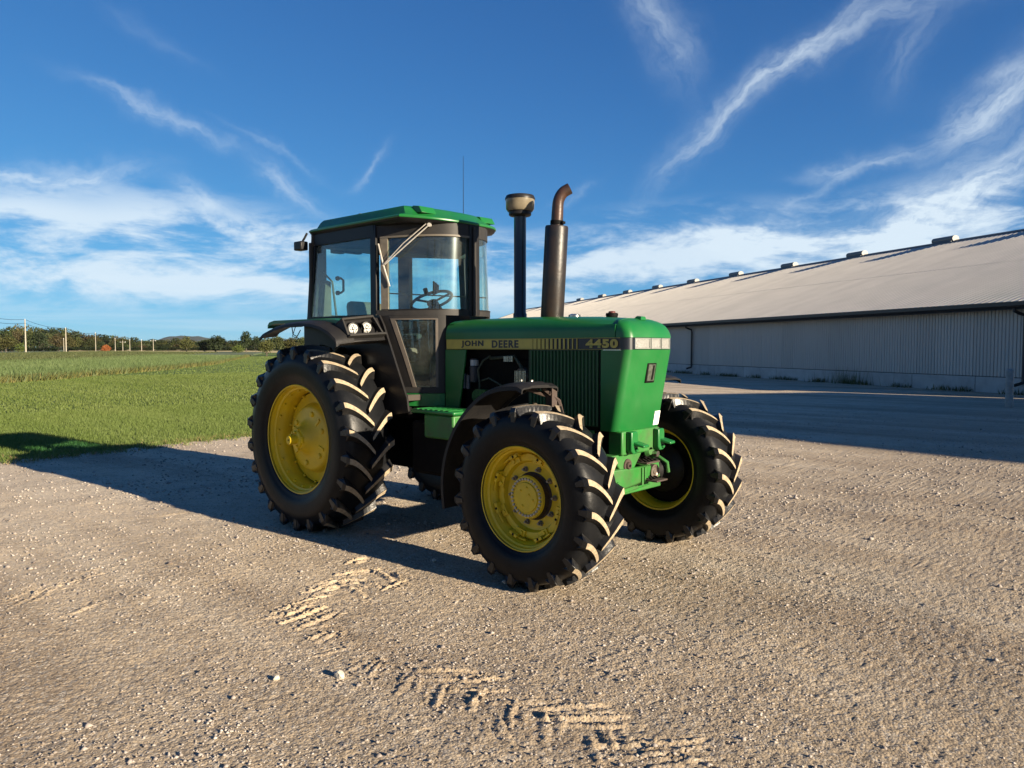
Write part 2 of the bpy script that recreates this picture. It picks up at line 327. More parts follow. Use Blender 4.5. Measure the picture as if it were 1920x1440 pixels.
def ground_h(x, y):
    d = np.hypot(x - CAMP[0], y - CAMP[1]); fade = np.clip((26 - d) / 14, 0, 1)
    h = (samp(T1, x, y, 6.0) * .0030 + samp(T2, x, y, 9.0) * .0042) * fade
    sand = np.zeros_like(h)
    near = (x > -2.2) & (x < 5.6) & (y > -4.2) & (y < -.6)
    xs, ys = x[near], y[near]; hh = np.zeros_like(xs); ss = np.zeros_like(xs)
    wx = samp(T2, xs * 3 + 1, ys * 3 + 2, 9.0) * .014; wy = samp(T2, xs * 3 + 5, ys * 3 + 4, 9.0) * .014
    for p, q, w_, hgt in BARS:
        dd, s, t = seg_d(xs + wx, ys + wy, p, q); m = dd < w_ * 4
        if not m.any(): continue
        prof = np.exp(-(dd[m] / w_) ** 2) * np.sin(np.clip(t[m], .08, .92) * PI) ** .4
        hh[m] += prof * hgt - np.exp(-((dd[m] - w_ * 1.7) / (w_ * .6)) ** 2) * hgt * .5
        ss[m] = np.maximum(ss[m], np.exp(-(dd[m] / (w_ * 2.2)) ** 2) * min(1, hgt / .017))
    cl = samp(T1, xs, ys, 6.0)
    h[near] += hh * (1 + .38 * cl); sand[near] = ss
    # broad sandy smear under both prints
    for (cx, cy, rx, ry, an, amt) in ((1.68, -1.95, .70, .34, R(-66), .5), (2.6, -2.45, .7, .25, R(0), .25), (3.9, -2.3, 1.1, .26, R(8), .32), (.3, -3.3, .8, .35, R(20), .35), (-1.6, -1.6, .8, .3, R(30), .3)):
        u = (x - cx) * math.cos(an) + (y - cy) * math.sin(an); v = -(x - cx) * math.sin(an) + (y - cy) * math.cos(an)
        sand = np.maximum(sand, amt * np.exp(-((u / rx) ** 2 + (v / ry) ** 2)))
    # tyres press in a little
    return h, sand
def axis(segs):
    out = [segs[0][0]]
    for a, b, s in segs:
        n = max(1, int(round((b - a) / s))); out.extend(list(np.linspace(a, b, n + 1)[1:]))
    return np.array(out)
gx = axis([(-60, -20, 1.2), (-20, -8, .2), (-8, -3.4, .06), (-3.4, 0, .024), (0, 5.6, .0125), (5.6, 7.6, .05), (7.6, 14, .4), (14, 60, 2)])
gy = axis([(-40, -12, 2), (-12, -4.9, .3), (-4.9, -1.0, .0125), (-1.0, 1.2, .022), (1.2, 4.5, .04), (4.5, 12, .12), (12, 30, .6), (30, 110, 3)])
GXm, GYm = np.meshgrid(gx, gy, indexing='ij')
h, sand = ground_h(GXm.ravel(), GYm.ravel())
nx, ny = len(gx), len(gy); idx = np.arange(nx * ny).reshape(nx, ny)
F = np.stack([idx[:-1, :-1], idx[1:, :-1], idx[1:, 1:], idx[:-1, 1:]], -1).reshape(-1, 4)
# the yard stops at the lawn: drop faces beyond the edge line
EDGE = [(-6.6, -45), (-6.95, -12), (-6.95, -1.75), (-6.92, -1.13), (-7.0, -.24), (-7.1, .68), (-7.22, 1.47), (-7.3, 2.3), (-8.2, 4.2), (-12, 7.4), (-40, 24.5), (-60, 36.6), (-140, 85)]
def edge_side(x, y):   # > 0 inside the yard
    ex = np.interp(y, [p[1] for p in EDGE], [p[0] for p in EDGE]); return x - ex
wob = samp(T2, GXm.ravel() * 4, GYm.ravel() * 4, 9.0) * .07
side = edge_side(GXm.ravel(), GYm.ravel()) + wob
keep = (side[F] > -.25).all(1)
print('ground quads', len(F), keep.sum())
def gravel_material():
    m = bpy.data.materials.new('yard_gravel'); m.use_nodes = True; nt = m.node_tree; b = nt.nodes['Principled BSDF']; b.inputs['Roughness'].default_value = .92; b.inputs['Specular IOR Level'].default_value = .25
    L = nt.links.new; g = nt.nodes.new('ShaderNodeNewGeometry'); P = g.outputs['Position']
    def nz(s, d=6, r=.6): n = nt.nodes.new('ShaderNodeTexNoise'); n.inputs['Scale'].default_value = s; n.inputs['Detail'].default_value = d; n.inputs['Roughness'].default_value = r; L(P, n.inputs['Vector']); return n.outputs['Fac']
    def rp(v, a, b_, lo=0, hi=1): r = nt.nodes.new('ShaderNodeMapRange'); r.inputs[1].default_value = a; r.inputs[2].default_value = b_; r.inputs[3].default_value = lo; r.inputs[4].default_value = hi; L(v, r.inputs[0]); return r.outputs[0]
    def mx(f, c1, c2):
        n = nt.nodes.new('ShaderNodeMixRGB'); L(f, n.inputs[0])
        for i, c in ((1, c1), (2, c2)):
            if isinstance(c, tuple): n.inputs[i].default_value = (*c, 1)
            else: L(c, n.inputs[i])
        return n.outputs[0]
    sx = nt.nodes.new('ShaderNodeSeparateXYZ'); L(P, sx.inputs[0])
    ad = nt.nodes.new('ShaderNodeMath'); ad.operation = 'MULTIPLY_ADD'; L(nz(.4, 5), ad.inputs[0]); ad.inputs[1].default_value = 7.0; L(sx.outputs[0], ad.inputs[2])
    c = mx(rp(ad.outputs[0], 9.0, 1.0), (.30, .236, .162), (.50, .405, .29))
    mpl = nt.nodes.new('ShaderNodeMapping'); mpl.inputs['Rotation'].default_value = (0, 0, R(-48)); mpl.inputs['Scale'].default_value = (.10, .9, 1); L(P, mpl.inputs[0])
    nl = nt.nodes.new('ShaderNodeTexNoise'); nl.inputs['Scale'].default_value = 1; nl.inputs['Detail'].default_value = 5; nl.inputs['Roughness'].default_value = .6; nl.inputs['Distortion'].default_value = .5; L(mpl.outputs[0], nl.inputs['Vector'])
    c = mx(rp(nl.outputs['Fac'], .48, .66, 0, .75), c, (.225, .168, .112))
    c = mx(rp(nl.outputs['Fac'], .46, .32, 0, .6), c, (.50, .44, .35))
    c = mx(rp(nz(1.7, 6, .7), .48, .75, 0, .7), c, (.215, .165, .115))
    c = mx(rp(nz(9, 6, .7), .5, .75, 0, .6), c, (.36, .315, .255))
    v = nt.nodes.new('ShaderNodeTexVoronoi'); v.inputs['Scale'].default_value = 75; L(P, v.inputs['Vector'])
    hv = nt.nodes.new('ShaderNodeSeparateColor'); L(v.outputs['Color'], hv.inputs[0])
    c = mx(rp(hv.outputs[0], .72, .9, 0, .55), c, (.46, .42, .36))
    c = mx(rp(hv.outputs[1], .8, .95, 0, .5), c, (.09, .072, .055))
    at = nt.nodes.new('ShaderNodeAttribute'); at.attribute_name = 'sand'
    c = mx(rp(at.outputs['Fac'], .2, 1.0, 0, .8), c, (.50, .385, .25))
    L(c, b.inputs['Base Color'])
    b1 = nt.nodes.new('ShaderNodeBump'); b1.inputs['Strength'].default_value = .7; b1.inputs['Distance'].default_value = .006; L(v.outputs['Distance'], b1.inputs['Height']); b1.invert = True
    b2 = nt.nodes.new('ShaderNodeBump'); b2.inputs['Strength'].default_value = .7; b2.inputs['Distance'].default_value = .009; L(nz(45, 7, .7), b2.inputs['Height']); L(b1.outputs[0], b2.inputs['Normal'])
    L(b2.outputs[0], b.inputs['Normal']); return m
GRAVEL = gravel_material()
V = np.stack([GXm.ravel(), GYm.ravel(), h], -1)
yard = npmesh('gravel_yard', V, F[keep], GRAVEL, smooth=True); kind(yard, 'structure')
a_ = yard.data.attributes.new('sand', 'FLOAT', 'POINT'); 
if len(yard.data.vertices) == len(sand): a_.data.foreach_set('value', sand.astype(np.float32))

SOIL = mat('field_soil_and_grass', (.05, .085, .018), .95, var=(.08, .10, .03), vscale=.05)
g = MB(); g.add([(-4100, -4100, -.35), (4100, -4100, -.35), (4100, 4100, -.35), (-4100, 4100, -.35)], [(0, 1, 2, 3)])
kind(g.build('ground', SOIL), 'structure')

# ---- lawn
def lawn_material():
    m = bpy.data.materials.new('mown_lawn'); m.use_nodes = True; nt = m.node_tree; b = nt.nodes['Principled BSDF']; b.inputs['Roughness'].default_value = .9; b.inputs['Specular IOR Level'].default_value = .2
    L = nt.links.new; g = nt.nodes.new('ShaderNodeNewGeometry')
    mp = nt.nodes.new('ShaderNodeMapping'); mp.inputs['Rotation'].default_value = (0, 0, R(33)); mp.inputs['Scale'].default_value = (.04, .42, .3); L(g.outputs['Position'], mp.inputs[0])
    n = nt.nodes.new('ShaderNodeTexNoise'); n.inputs['Scale'].default_value = 1; n.inputs['Detail'].default_value = 5; n.inputs['Roughness'].default_value = .65; L(mp.outputs[0], n.inputs['Vector'])
    r = nt.nodes.new('ShaderNodeMapRange'); r.inputs[1].default_value = .38; r.inputs[2].default_value = .62; L(n.outputs['Fac'], r.inputs[0])
    n2 = nt.nodes.new('ShaderNodeTexNoise'); n2.inputs['Scale'].default_value = 5; n2.inputs['Detail'].default_value = 8; n2.inputs['Roughness'].default_value = .75; L(g.outputs['Position'], n2.inputs['Vector'])
    mx = nt.nodes.new('ShaderNodeMixRGB'); mx.inputs[1].default_value = (.068, .110, .020, 1); mx.inputs[2].default_value = (.112, .155, .036, 1); L(r.outputs[0], mx.inputs[0])
    m2 = nt.nodes.new('ShaderNodeMixRGB'); m2.blend_type = 'MULTIPLY'; m2.inputs[0].default_value = .7; L(mx.outputs[0], m2.inputs[1])
    r2 = nt.nodes.new('ShaderNodeMapRange'); r2.inputs[1].default_value = .3; r2.inputs[2].default_value = .7; r2.inputs[3].default_value = .45; r2.inputs[4].default_value = 1.4; L(n2.outputs['Fac'], r2.inputs[0]); L(r2.outputs[0], m2.inputs[2])
    L(m2.outputs[0], b.inputs['Base Color'])
    bp = nt.nodes.new('ShaderNodeBump'); bp.inputs['Strength'].default_value = 1; bp.inputs['Distance'].default_value = .05; L(n2.outputs['Fac'], bp.inputs['Height']); L(bp.outputs[0], b.inputs['Normal'])
    return m
LAWN = lawn_material()
CROPE = [(-18, -40), (-31, -6), (-36.0, 5.6), (-38.2, 8.5), (-44.4, 13.4), (-50.9, 19.5), (-66.6, 31.5), (-134, 73), (-260, 150)]
EE = EDGE + [(-260, 158)]
ys = np.array(sorted(set([float(q) for q in np.concatenate([np.arange(-40, 10, .5), np.arange(10, 157, 2)])])))
lv_, lf_ = [], []
nn = 14
for i, y in enumerate(ys):
    x1 = np.interp(y, [p[1] for p in EE], [p[0] for p in EE]) + .12; x0 = np.interp(y, [p[1] for p in CROPE], [p[0] for p in CROPE]) - 3
    for k in range(nn + 1):
        t = k / nn; lv_.append((x0 + (x1 - x0) * t, y, -.02 + (.03 * (1 - t) if t < .98 else -.004)))
for i in range(len(ys) - 1):
    for k in range(nn): a = i * (nn + 1) + k; lf_.append((a, a + 1, a + nn + 2, a + nn + 1))
kind(npmesh('lawn', lv_, lf_, LAWN, smooth=True), 'structure')

def leafmat(name, c1, c2, trans=.3, rough=.6, scale=.7, stripes=False):
    m = bpy.data.materials.new(name); m.use_nodes = True; nt = m.node_tree; b = nt.nodes['Principled BSDF']; L = nt.links.new
    b.inputs['Roughness'].default_value = rough; b.inputs['Specular IOR Level'].default_value = .25
    g = nt.nodes.new('ShaderNodeNewGeometry'); mx = nt.nodes.new('ShaderNodeMixRGB'); mx.inputs[1].default_value = (*c1, 1); mx.inputs[2].default_value = (*c2, 1)
    n = nt.nodes.new('ShaderNodeTexNoise'); n.inputs['Scale'].default_value = scale; n.inputs['Detail'].default_value = 3; L(g.outputs['Position'], n.inputs['Vector'])
    if stripes:
        mp = nt.nodes.new('ShaderNodeMapping'); mp.inputs['Rotation'].default_value = (0, 0, R(33)); mp.inputs['Scale'].default_value = (.07, .9, .3); L(g.outputs['Position'], mp.inputs[0]); L(mp.outputs[0], n.inputs['Vector']); n.inputs['Scale'].default_value = 1
    ad = nt.nodes.new('ShaderNodeMath'); ad.operation = 'MULTIPLY_ADD'; L(g.outputs['Random Per Island'], ad.inputs[0]); ad.inputs[1].default_value = .5
    r = nt.nodes.new('ShaderNodeMapRange'); r.inputs[1].default_value = .3; r.inputs[2].default_value = .7; r.inputs[4].default_value = .6; L(n.outputs['Fac'], r.inputs[0]); L(r.outputs[0], ad.inputs[2])
    L(ad.outputs[0], mx.inputs[0])
    oi = nt.nodes.new('ShaderNodeObjectInfo'); hs_ = nt.nodes.new('ShaderNodeHueSaturation')
    r2 = nt.nodes.new('ShaderNodeMapRange'); r2.inputs[3].default_value = .75; r2.inputs[4].default_value = 1.25; L(oi.outputs['Random'], r2.inputs[0]); L(r2.outputs[0], hs_.inputs['Value'])
    r3 = nt.nodes.new('ShaderNodeMapRange'); r3.inputs[3].default_value = .475; r3.inputs[4].default_value = .51; L(oi.outputs['Random'], r3.inputs[0]); L(r3.outputs[0], hs_.inputs['Hue'])
    L(mx.outputs[0], hs_.inputs['Color']); L(hs_.outputs[0], b.inputs['Base Color'])
    tr = nt.nodes.new('ShaderNodeBsdfTranslucent'); L(hs_.outputs[0], tr.inputs[0]); ms = nt.nodes.new('ShaderNodeMixShader'); ms.inputs[0].default_value = trans
    o = nt.nodes['Material Output']; L(b.outputs[0], ms.inputs[1]); L(tr.outputs[0], ms.inputs[2]); L(ms.outputs[0], o.inputs[0]); return m
BLADE = leafmat('grass_blade', (.072, .114, .019), (.130, .170, .046), .3, stripes=True)
def blades(n, sampler, hgt, wid, name, material, lean=.5, zbase=0.0):
    x, y = sampler(n); n = len(x); a = RNG.uniform(0, 2 * PI, n); hh = hgt * RNG.uniform(.5, 1.25, n); ww = wid * RNG.uniform(.6, 1.3, n)
    la = RNG.uniform(0, 2 * PI, n); ll = hh * lean * RNG.uniform(.2, 1.2, n); z0 = zbase if np.isscalar(zbase) else zbase(x, y)
    A = np.stack([x - np.cos(a) * ww, y - np.sin(a) * ww, z0 + 0 * x], -1); B = np.stack([x + np.cos(a) * ww, y + np.sin(a) * ww, z0 + 0 * x], -1)
    C = np.stack([x + np.cos(la) * ll, y + np.sin(la) * ll, z0 + hh], -1)
    V = np.stack([A, B, C], 1).reshape(-1, 3); Fq = np.arange(3 * n).reshape(-1, 3)
    return kind(npmesh(name, V, Fq, material), 'stuff')
def lawn_pts(x0, x1, y0, y1, power=1.0):
    def f(n):
        x = x1 - (x1 - x0) * RNG.random(n) ** power; y = RNG.uniform(y0, y1, n)
        m = (edge_side(x, y) + samp(T2, x * 4, y * 4, 9.0) * .16 < .05) & (x > np.interp(y, [p[1] for p in CROPE], [p[0] for p in CROPE]))
        # keep to the strip that the view and its neighbours can show
        rel = (x - CAMP[0]) * .743 + (y - CAMP[1]) * .669; dep = -(x - CAMP[0]) * .669 + (y - CAMP[1]) * .743
        m &= (dep > 2) & (rel < dep * .05) & (rel > -dep * .95)
        return x[m], y[m]
    return f
blades(230000, lawn_pts(-16, -6.6, -9, 9, .9), .055, .0055, 'grass', BLADE)
blades(230000, lawn_pts(-42, -14, -14, 26, 1.2), .06, .013, 'grass', BLADE)
blades(120000, lawn_pts(-130, -36, -4, 75, 1.1), .06, .03, 'grass', BLADE)
# straggling edge grass and plants by the yard
def edge_pts(n):
    y = RNG.uniform(-6, 8, n); x = np.interp(y, [p[1] for p in EDGE], [p[0] for p in EDGE]) + RNG.normal(-.1, .22, n); m = samp(T2, x * 6, y * 6, 9.0) > .1; return x[m], y[m]
blades(9000, edge_pts, .09, .006, 'edge_grass', BLADE, .9)
blades(7000, edge_pts, .06, .006, 'dry_edge_grass', leafmat('dry_straw', (.20, .14, .06), (.34, .26, .13), .2), 1.3)

# ---- crop field: a dense leafy stand about 0.6 m high
CROPG = leafmat('crop_leaf', (.062, .095, .028), (.125, .155, .06), .35, scale=.12)
CROPY = leafmat('crop_leaf_yellow_edge', (.11, .12, .03), (.16, .13, .05), .35, scale=.5)
def crop_x(y): return np.interp(y, [p[1] for p in CROPE], [p[0] for p in CROPE])
yy = np.concatenate([np.arange(-40, 60, 2.0), np.arange(60, 150, 6.0)]); xo = np.array([0, .15, .6, 2, 4, 7, 10, 14, 20, 30, 45, 70, 110, 170, 190])
cv = []; 
for y in yy:
    for k, o in enumerate(xo):
        z = 0 if k == 0 else (.24 + .04 * math.sin(y * .9 + o * 1.7)); cv.append((crop_x(y) - o - (0 if k else -.05), y + (o * .05), z))
m_ = len(xo); cf = [(i * m_ + k, i * m_ + k + 1, (i + 1) * m_ + k + 1, (i + 1) * m_ + k) for i in range(len(yy) - 1) for k in range(m_ - 1)]
kind(npmesh('crop_field', cv, cf, mat('crop_canopy', (.045, .07, .02), .95, var=(.09, .115, .04), vscale=.6, bump=.8, bscale=5, detail=8)), 'structure')
def crop_pts(d0, d1, pw, ymin, ymax):
    def f(n):
        y = RNG.uniform(ymin, ymax, n); o = d0 + (d1 - d0) * RNG.random(n) ** pw; x = crop_x(y) - o
        dep = -(x - CAMP[0]) * .669 + (y - CAMP[1]) * .743; rel = (x - CAMP[0]) * .743 + (y - CAMP[1]) * .669
        m = (rel > -dep * .85) & (dep > 5) & (rel < -dep * .12); return x[m], y[m]
    return f
blades(110000, crop_pts(0, 34, 1.2, -12, 60), .40, .040, 'crop_plants', CROPG, .7, .10)
blades(70000, crop_pts(25, 120, 1.0, -30, 110), .42, .09, 'crop_plants', CROPG, .6, .10)
blades(16000, crop_pts(-.35, 1.2, 1.0, -12, 70), .36, .035, 'crop_edge_plants', CROPY, .8, 0.0)
blades(16000, crop_pts(-.35, 1.6, 1.0, -12, 70), .40, .035, 'crop_edge_plants', CROPG, .8, 0.0)
# far ripe field
RIPE = mat('ripe_grain_field', (.42, .33, .15), .95, var=(.34, .28, .12), vscale=.05)
def polar(dep, rel): return (CAMP[0] - .669 * dep + .743 * rel, CAMP[1] + .743 * dep + .669 * rel)
f = MB(); q = [polar(255, -.58 * 255), polar(255, .10 * 255), polar(345, .10 * 345), polar(345, -.58 * 345)]
f.add([(p[0], p[1], .02 + (1.0 if i > 1 else 0)) for i, p in enumerate(q)], [(0, 1, 2, 3)]); kind(f.build('ripe_field', RIPE), 'structure')
# distant wooded hill and low ridge
HILL = mat('far_wooded_hill', (.020, .034, .026), .95, var=(.030, .042, .030), vscale=.02, detail=8)
hv_, hf_ = [], []; nh = 120
for i in range(nh + 1):
    t = i / nh; rel = (-.62 + .9 * t) * 2600; base = 8 + 5 * math.sin(t * 9) 
    px = 960 + rel / 2600 * 1432
    z = 31 * math.exp(-((px - 352) / 62.0) ** 2) + 6 * math.exp(-((px - 250) / 70.0) ** 2) + 12 + 2.2 * math.sin(i * .9) + 1.3 * math.sin(i * 2.3)
    for dd, zz in ((2300, -1), (2600, z), (3200, z * .7), (3700, -1)):
        p = polar(dd, rel * dd / 2600); hv_.append((p[0], p[1], zz))
for i in range(nh):
    for k in range(3): a = i * 4 + k; hf_.append((a, a + 4, a + 5, a + 1))
kind(npmesh('hills', hv_, hf_, HILL, smooth=True), 'structure')

# ---- loose stones over the yard (uncountable)
def stones(n, rmin, rmax, smin, smax, name, seed, materials):
    r = np.random.default_rng(seed)
    dep = rmin * (rmax / rmin) ** r.random(n); an = r.uniform(-.78, .78, n)
    x = CAMP[0] + (-.669 * np.cos(an) + .743 * np.sin(an)) * dep; y = CAMP[1] + (.743 * np.cos(an) + .669 * np.sin(an)) * dep
    clump = samp(T2, x * 1.3, y * 1.3, 9.0); m = (edge_side(x, y) > .05) & (clump + r.normal(0, .8, n) > -.25); x, y = x[m], y[m]; n = len(x)
    hz, sd = ground_h(x, y); 
    s = smin * (smax / smin) ** (r.random(n) ** 2.2) * np.clip(dep[m] / 6, .8, 1.7)
    oct_ = np.array([(1, 0, 0), (.3, .95, .1), (-.8, .6, 0), (-.7, -.7, .1), (.4, -.9, 0), (.1, .1, .75), (-.2, .3, .68), (0, 0, -.5)], float)
    V = oct_[None] * (1 + r.normal(0, .16, (n, 8, 3))); a = r.uniform(0, 2 * PI, n); ca, sa = np.cos(a)[:, None], np.sin(a)[:, None]
    Vx = V[..., 0] * ca - V[..., 1] * sa; Vy = V[..., 0] * sa + V[..., 1] * ca; Vz = V[..., 2] * r.uniform(.7, 1.1, n)[:, None]
    V = np.stack([Vx, Vy, Vz], -1) * s[:, None, None] + np.stack([x, y, hz + s * .18], -1)[:, None]
    T = np.array([(0, 1, 5), (1, 6, 5), (1, 2, 6), (2, 3, 6), (3, 5, 6), (3, 4, 5), (4, 0, 5), (1, 0, 7), (2, 1, 7), (3, 2, 7), (4, 3, 7), (0, 4, 7)])
    Fq = (T[None] + 8 * np.arange(n)[:, None, None]).reshape(-1, 3)
    return kind(npmesh(name, V.reshape(-1, 3), Fq, materials), 'stuff')
def stone_mat():
    m = leafmat('loose_stone', (.15, .125, .10), (.50, .46, .40), 0.0, .85, 2.0); return m
STONE = stone_mat()
stones(95000, 2.4, 24, .0028, .013, 'loose_stones', 3, STONE)
stones(1300, 2.5, 14, .010, .024, 'loose_stones', 4, STONE)
def rock(x, y, s, label, seed):
    import bmesh
    bm = bmesh.new(); bmesh.ops.create_icosphere(bm, subdivisions=2, radius=s); rr = random.Random(seed)
    cuts = [(Vector((rr.gauss(0, 1), rr.gauss(0, 1), rr.gauss(0, .7))).normalized(), rr.uniform(.55, .85)) for _ in range(9)]
    for v in bm.verts:
        for nrm, d in cuts:
            t = v.co.dot(nrm) - d * s
            if t > 0: v.co -= nrm * t
        v.co.z *= .72
    me = bpy.data.meshes.new('stone'); bm.to_mesh(me); bm.free(); me.materials.append(STONE_BIG)
    o = bpy.data.objects.new('stone', me); COL.objects.link(o); o.location = (x, y, s * .38); return tag(o, label, 'stone')
STONE_BIG = mat('pale_limestone', (.42, .38, .30), .85, var=(.52, .48, .40), vscale=30, bump=.4, bscale=80)
rock(2.94, -2.75, .036, 'palest and largest loose stone, alone on the gravel left of the tyre prints', 1)
rock(2.72, -2.98, .021, 'small pale stone just behind and left of the largest loose stone', 2)
rock(1.71, -.98, .022, 'small white stone at the shadow edge left of the near front wheel', 8)
rock(2.50, -1.02, .020, 'small white stone lying against the foot of the near front tyre', 6)

# ================================================================ BARN
STEELW = mat('barn_wall_steel', (.41, .38, .34), .5, metal=.0, var=(.40, .375, .335), vscale=1.5, obrand=.06, spec=.4)
STEELR = mat('barn_roof_steel', (.43, .405, .365), .5, var=(.38, .36, .325), vscale=.7, obrand=.05, spec=.5)
TRIM = mat('barn_dark_trim', (.018, .015, .013), .45)
CONC = mat('concrete_foundation', (.42, .41, .39), .9, var=(.32, .31, .29), vscale=2.2, bump=.4, bscale=20, obrand=.08)
PITCH = .333; HW_ = 14.43; D0, D1 = -9.0, -117.4
barn = empty('livestock_barn', (24.5 * .5210, 24.5 * .8535, 0)); barn.rotation_euler = (0, 0, math.atan2(-.5210, .8535))
tag(barn, 'very long low barn with ribbed pale steel roof and walls behind the tractor', 'barn')
PWD = .914; NP = int(round((D0 - D1) / PWD))
def rib_profile(dirsign, hgt, a0=False):
    pts = []; n = 3 if a0 else 6; st = PWD / n
    if not a0:
        for k in range(n): x = k * st; pts += [(x + .004, -.03), (x + .022, -.03), (x + .030, 0), (x + .085, .003), (x + .135, 0)]
        return [(0, 0)] + pts + [(PWD - .004, 0)]
    for k in range(n):
        x = k * st; pts += [(x + .03, 0), (x + .050, hgt), (x + .076, hgt), (x + .096, 0)]
    return [(0, 0)] + pts + [(PWD - .004, 0)]
    pts = []
    for k in range(n):
        x = k * st; pts += [(x + .02, 0), (x + .035, hgt), (x + .065, hgt), (x + .08, 0)]
    return [(0, 0)] + pts + [(PWD - .004, 0)]
def panel(name, a, b, off, hgt, material, lap=None):   # strip from point a to b (y,z) with the ribs along off (y,z)
    pr = rib_profile(1, hgt, bool(lap)); g = MB(); rows = []
    ts = [0, 1] if not lap else [0, lap, lap, 1]
    for i, t in enumerate(ts):
        ex = .006 if (lap and i >= 2) else 0
        rows.append([(x, a[0] + (b[0] - a[0]) * t + off[0] * (hh + ex), a[1] + (b[1] - a[1]) * t + off[1] * (hh + ex)) for x, hh in pr])
    g.loft(rows, False, False); o = g.build(name, material, None, fix=False); return o
sn, cs = PITCH / math.hypot(1, PITCH), 1 / math.hypot(1, PITCH)
wp = panel('wall_panel', (0, .60), (0, 3.2), (-1, 0), .022, STEELW)
ry1 = HW_; rp = panel('roof_panel', (-.42, 3.35), (ry1, 3.35 + PITCH * (ry1 + .42)), (-sn, cs), .018, STEELR, lap=.47)
for o in (wp, rp):
    nm = o.name.split('.')[0]
    for k in range(NP):
        q = o if k == 0 else inst(o.data, nm)
        q.parent = barn; q.location = (D0 - PWD * (k + 1), 0, 0)
ZR = 3.35 + PITCH * (HW_ + .42); L = NP * PWD; dE = D0 - L
g = MB(); g.add([(D0, HW_ + .02, ZR), (dE, HW_ + .02, ZR), (dE, 2 * HW_ + .42, 3.35), (D0, 2 * HW_ + .42, 3.35)], [(0, 1, 2, 3)]); g.build('far_roof_slope', STEELR, barn)
g = MB()
for d in (D0 - .03, dE + .03):
    g.add([(d, .03, 0), (d, 2 * HW_, 0), (d, 2 * HW_, 3.2), (d, HW_, ZR - .08), (d, .03, 3.2)], [(0, 1, 2, 3, 4)])
g.add([(D0, 2 * HW_, 0), (dE, 2 * HW_, 0), (dE, 2 * HW_, 3.3), (D0, 2 * HW_, 3.3)], [(0, 1, 2, 3)])
g.build('end_wall', STEELW, barn)
g = MB(); g.box((dE - .1, -.40, 3.10), (D0 + .1, -.02, 3.14)); g.build('soffit', TRIM, barn)
g = MB(); g.prism([(-.42, 3.08), (-.44, 3.08), (-.50, 3.12), (-.56, 3.20), (-.56, 3.345), (-.54, 3.345), (-.54, 3.21), (-.42, 3.14)], (dE - .1, 0, 0), (0, 1, 0), (0, 0, 1), (L + .2, 0, 0)); g.box((dE - .1, -.44, 3.06), (D0 + .1, -.405, 3.33)); g.build('gutter', TRIM, barn)
g = MB(); g.prism([(-.25, ZR - .02), (0, ZR + .09), (.25, ZR - .02), (.25, ZR - .05), (0, ZR + .05), (-.25, ZR - .05)], (dE - .1, HW_, 0), (0, 1, 0), (0, 0, 1), (L + .2, 0, 0)); g.build('ridge_cap', mat('ridge_cap_steel', (.12, .115, .11), .5), barn)
g = MB(); g.box((dE, -.045, .565), (D0, -.005, .615)); g.build('base_flashing', TRIM, barn)
def rake(d):
    g = MB(); a = (d, -.45, 3.26); b = (d, HW_, ZR + .02)
    g.hexa([(d - .06, -.45, 3.2), (d + .06, -.45, 3.2), (d + .06, HW_, ZR - .1), (d - .06, HW_, ZR - .1), (d - .06, -.45, 3.42), (d + .06, -.45, 3.42), (d + .06, HW_, ZR + .08), (d - .06, HW_, ZR + .08)]); g.build('rake_trim', TRIM, barn)
rake(dE - .06); rake(D0 + .06)
FW = 3.1; g = MB(); g.box((0.012, -.07, -.3), (FW - .012, .1, .585)); f0 = g.build('foundation_panel', CONC, None, bevel=.01)
nf = int(L / FW) + 1
for k in range(nf):
    q = f0 if k == 0 else f0.copy()
    if k: COL.objects.link(q)
    q.parent = barn; q.location = (D0 - FW * (k + 1), 0, 0)
g = MB(); g.box((dE, -.05, -.3), (D0, .12, .57)); g.build('footing', mat('joint_shadow_concrete', (.08, .078, .07), .95), barn)
# ridge ventilators
VENT = mat('ventilator_metal', (.10, .10, .10), .5, metal=.3); VCAP = mat('ventilator_pale_cap', (.17, .168, .16), .5)
def vent(d):
    g = MB(); g.hexa([(-.72, -.34, ZR - .25), (.72, -.34, ZR - .25), (.72, .34, ZR - .25), (-.72, .34, ZR - .25), (-.72, -.26, ZR + .10), (.72, -.26, ZR + .10), (.72, .26, ZR + .10), (-.72, .26, ZR + .10)])
    o = g.build('ridge_vent', VENT, barn)
    g = MB(); pr = [(.27 * math.cos(a), ZR + .17 + .20 * math.sin(a)) for a in np.linspace(-1.2, PI + 1.2, 14)]
    g.prism(pr, (-.8, 0, 0), (0, 1, 0), (0, 0, 1), (1.6, 0, 0)); c = g.build('vent_cap', VCAP, o, smooth=40)
    o.location = (d, HW_, 0); return o, c
v0, c0 = vent(-15.3)
for k in range(1, 13):
    v1 = v0.copy(); COL.objects.link(v1); v1.location = (-15.3 - 7.75 * k, HW_, 0); c1 = c0.copy(); COL.objects.link(c1); c1.parent = v1
def downspout(d):
    g = MB(); g.tube([(d, -.47, 3.1), (d, -.47, 3.02), (d + .05, -.30, 2.93), (d + .12, -.12, 2.86), (d + .12, -.10, 2.7), (d + .12, -.10, .5), (d + .12, -.13, .42), (d + .05, -.42, .33)], .06, 8)
    g.build('downspout', TRIM, barn, smooth=40)
for d in (-36.7, -13.3, -60, -84): downspout(d)
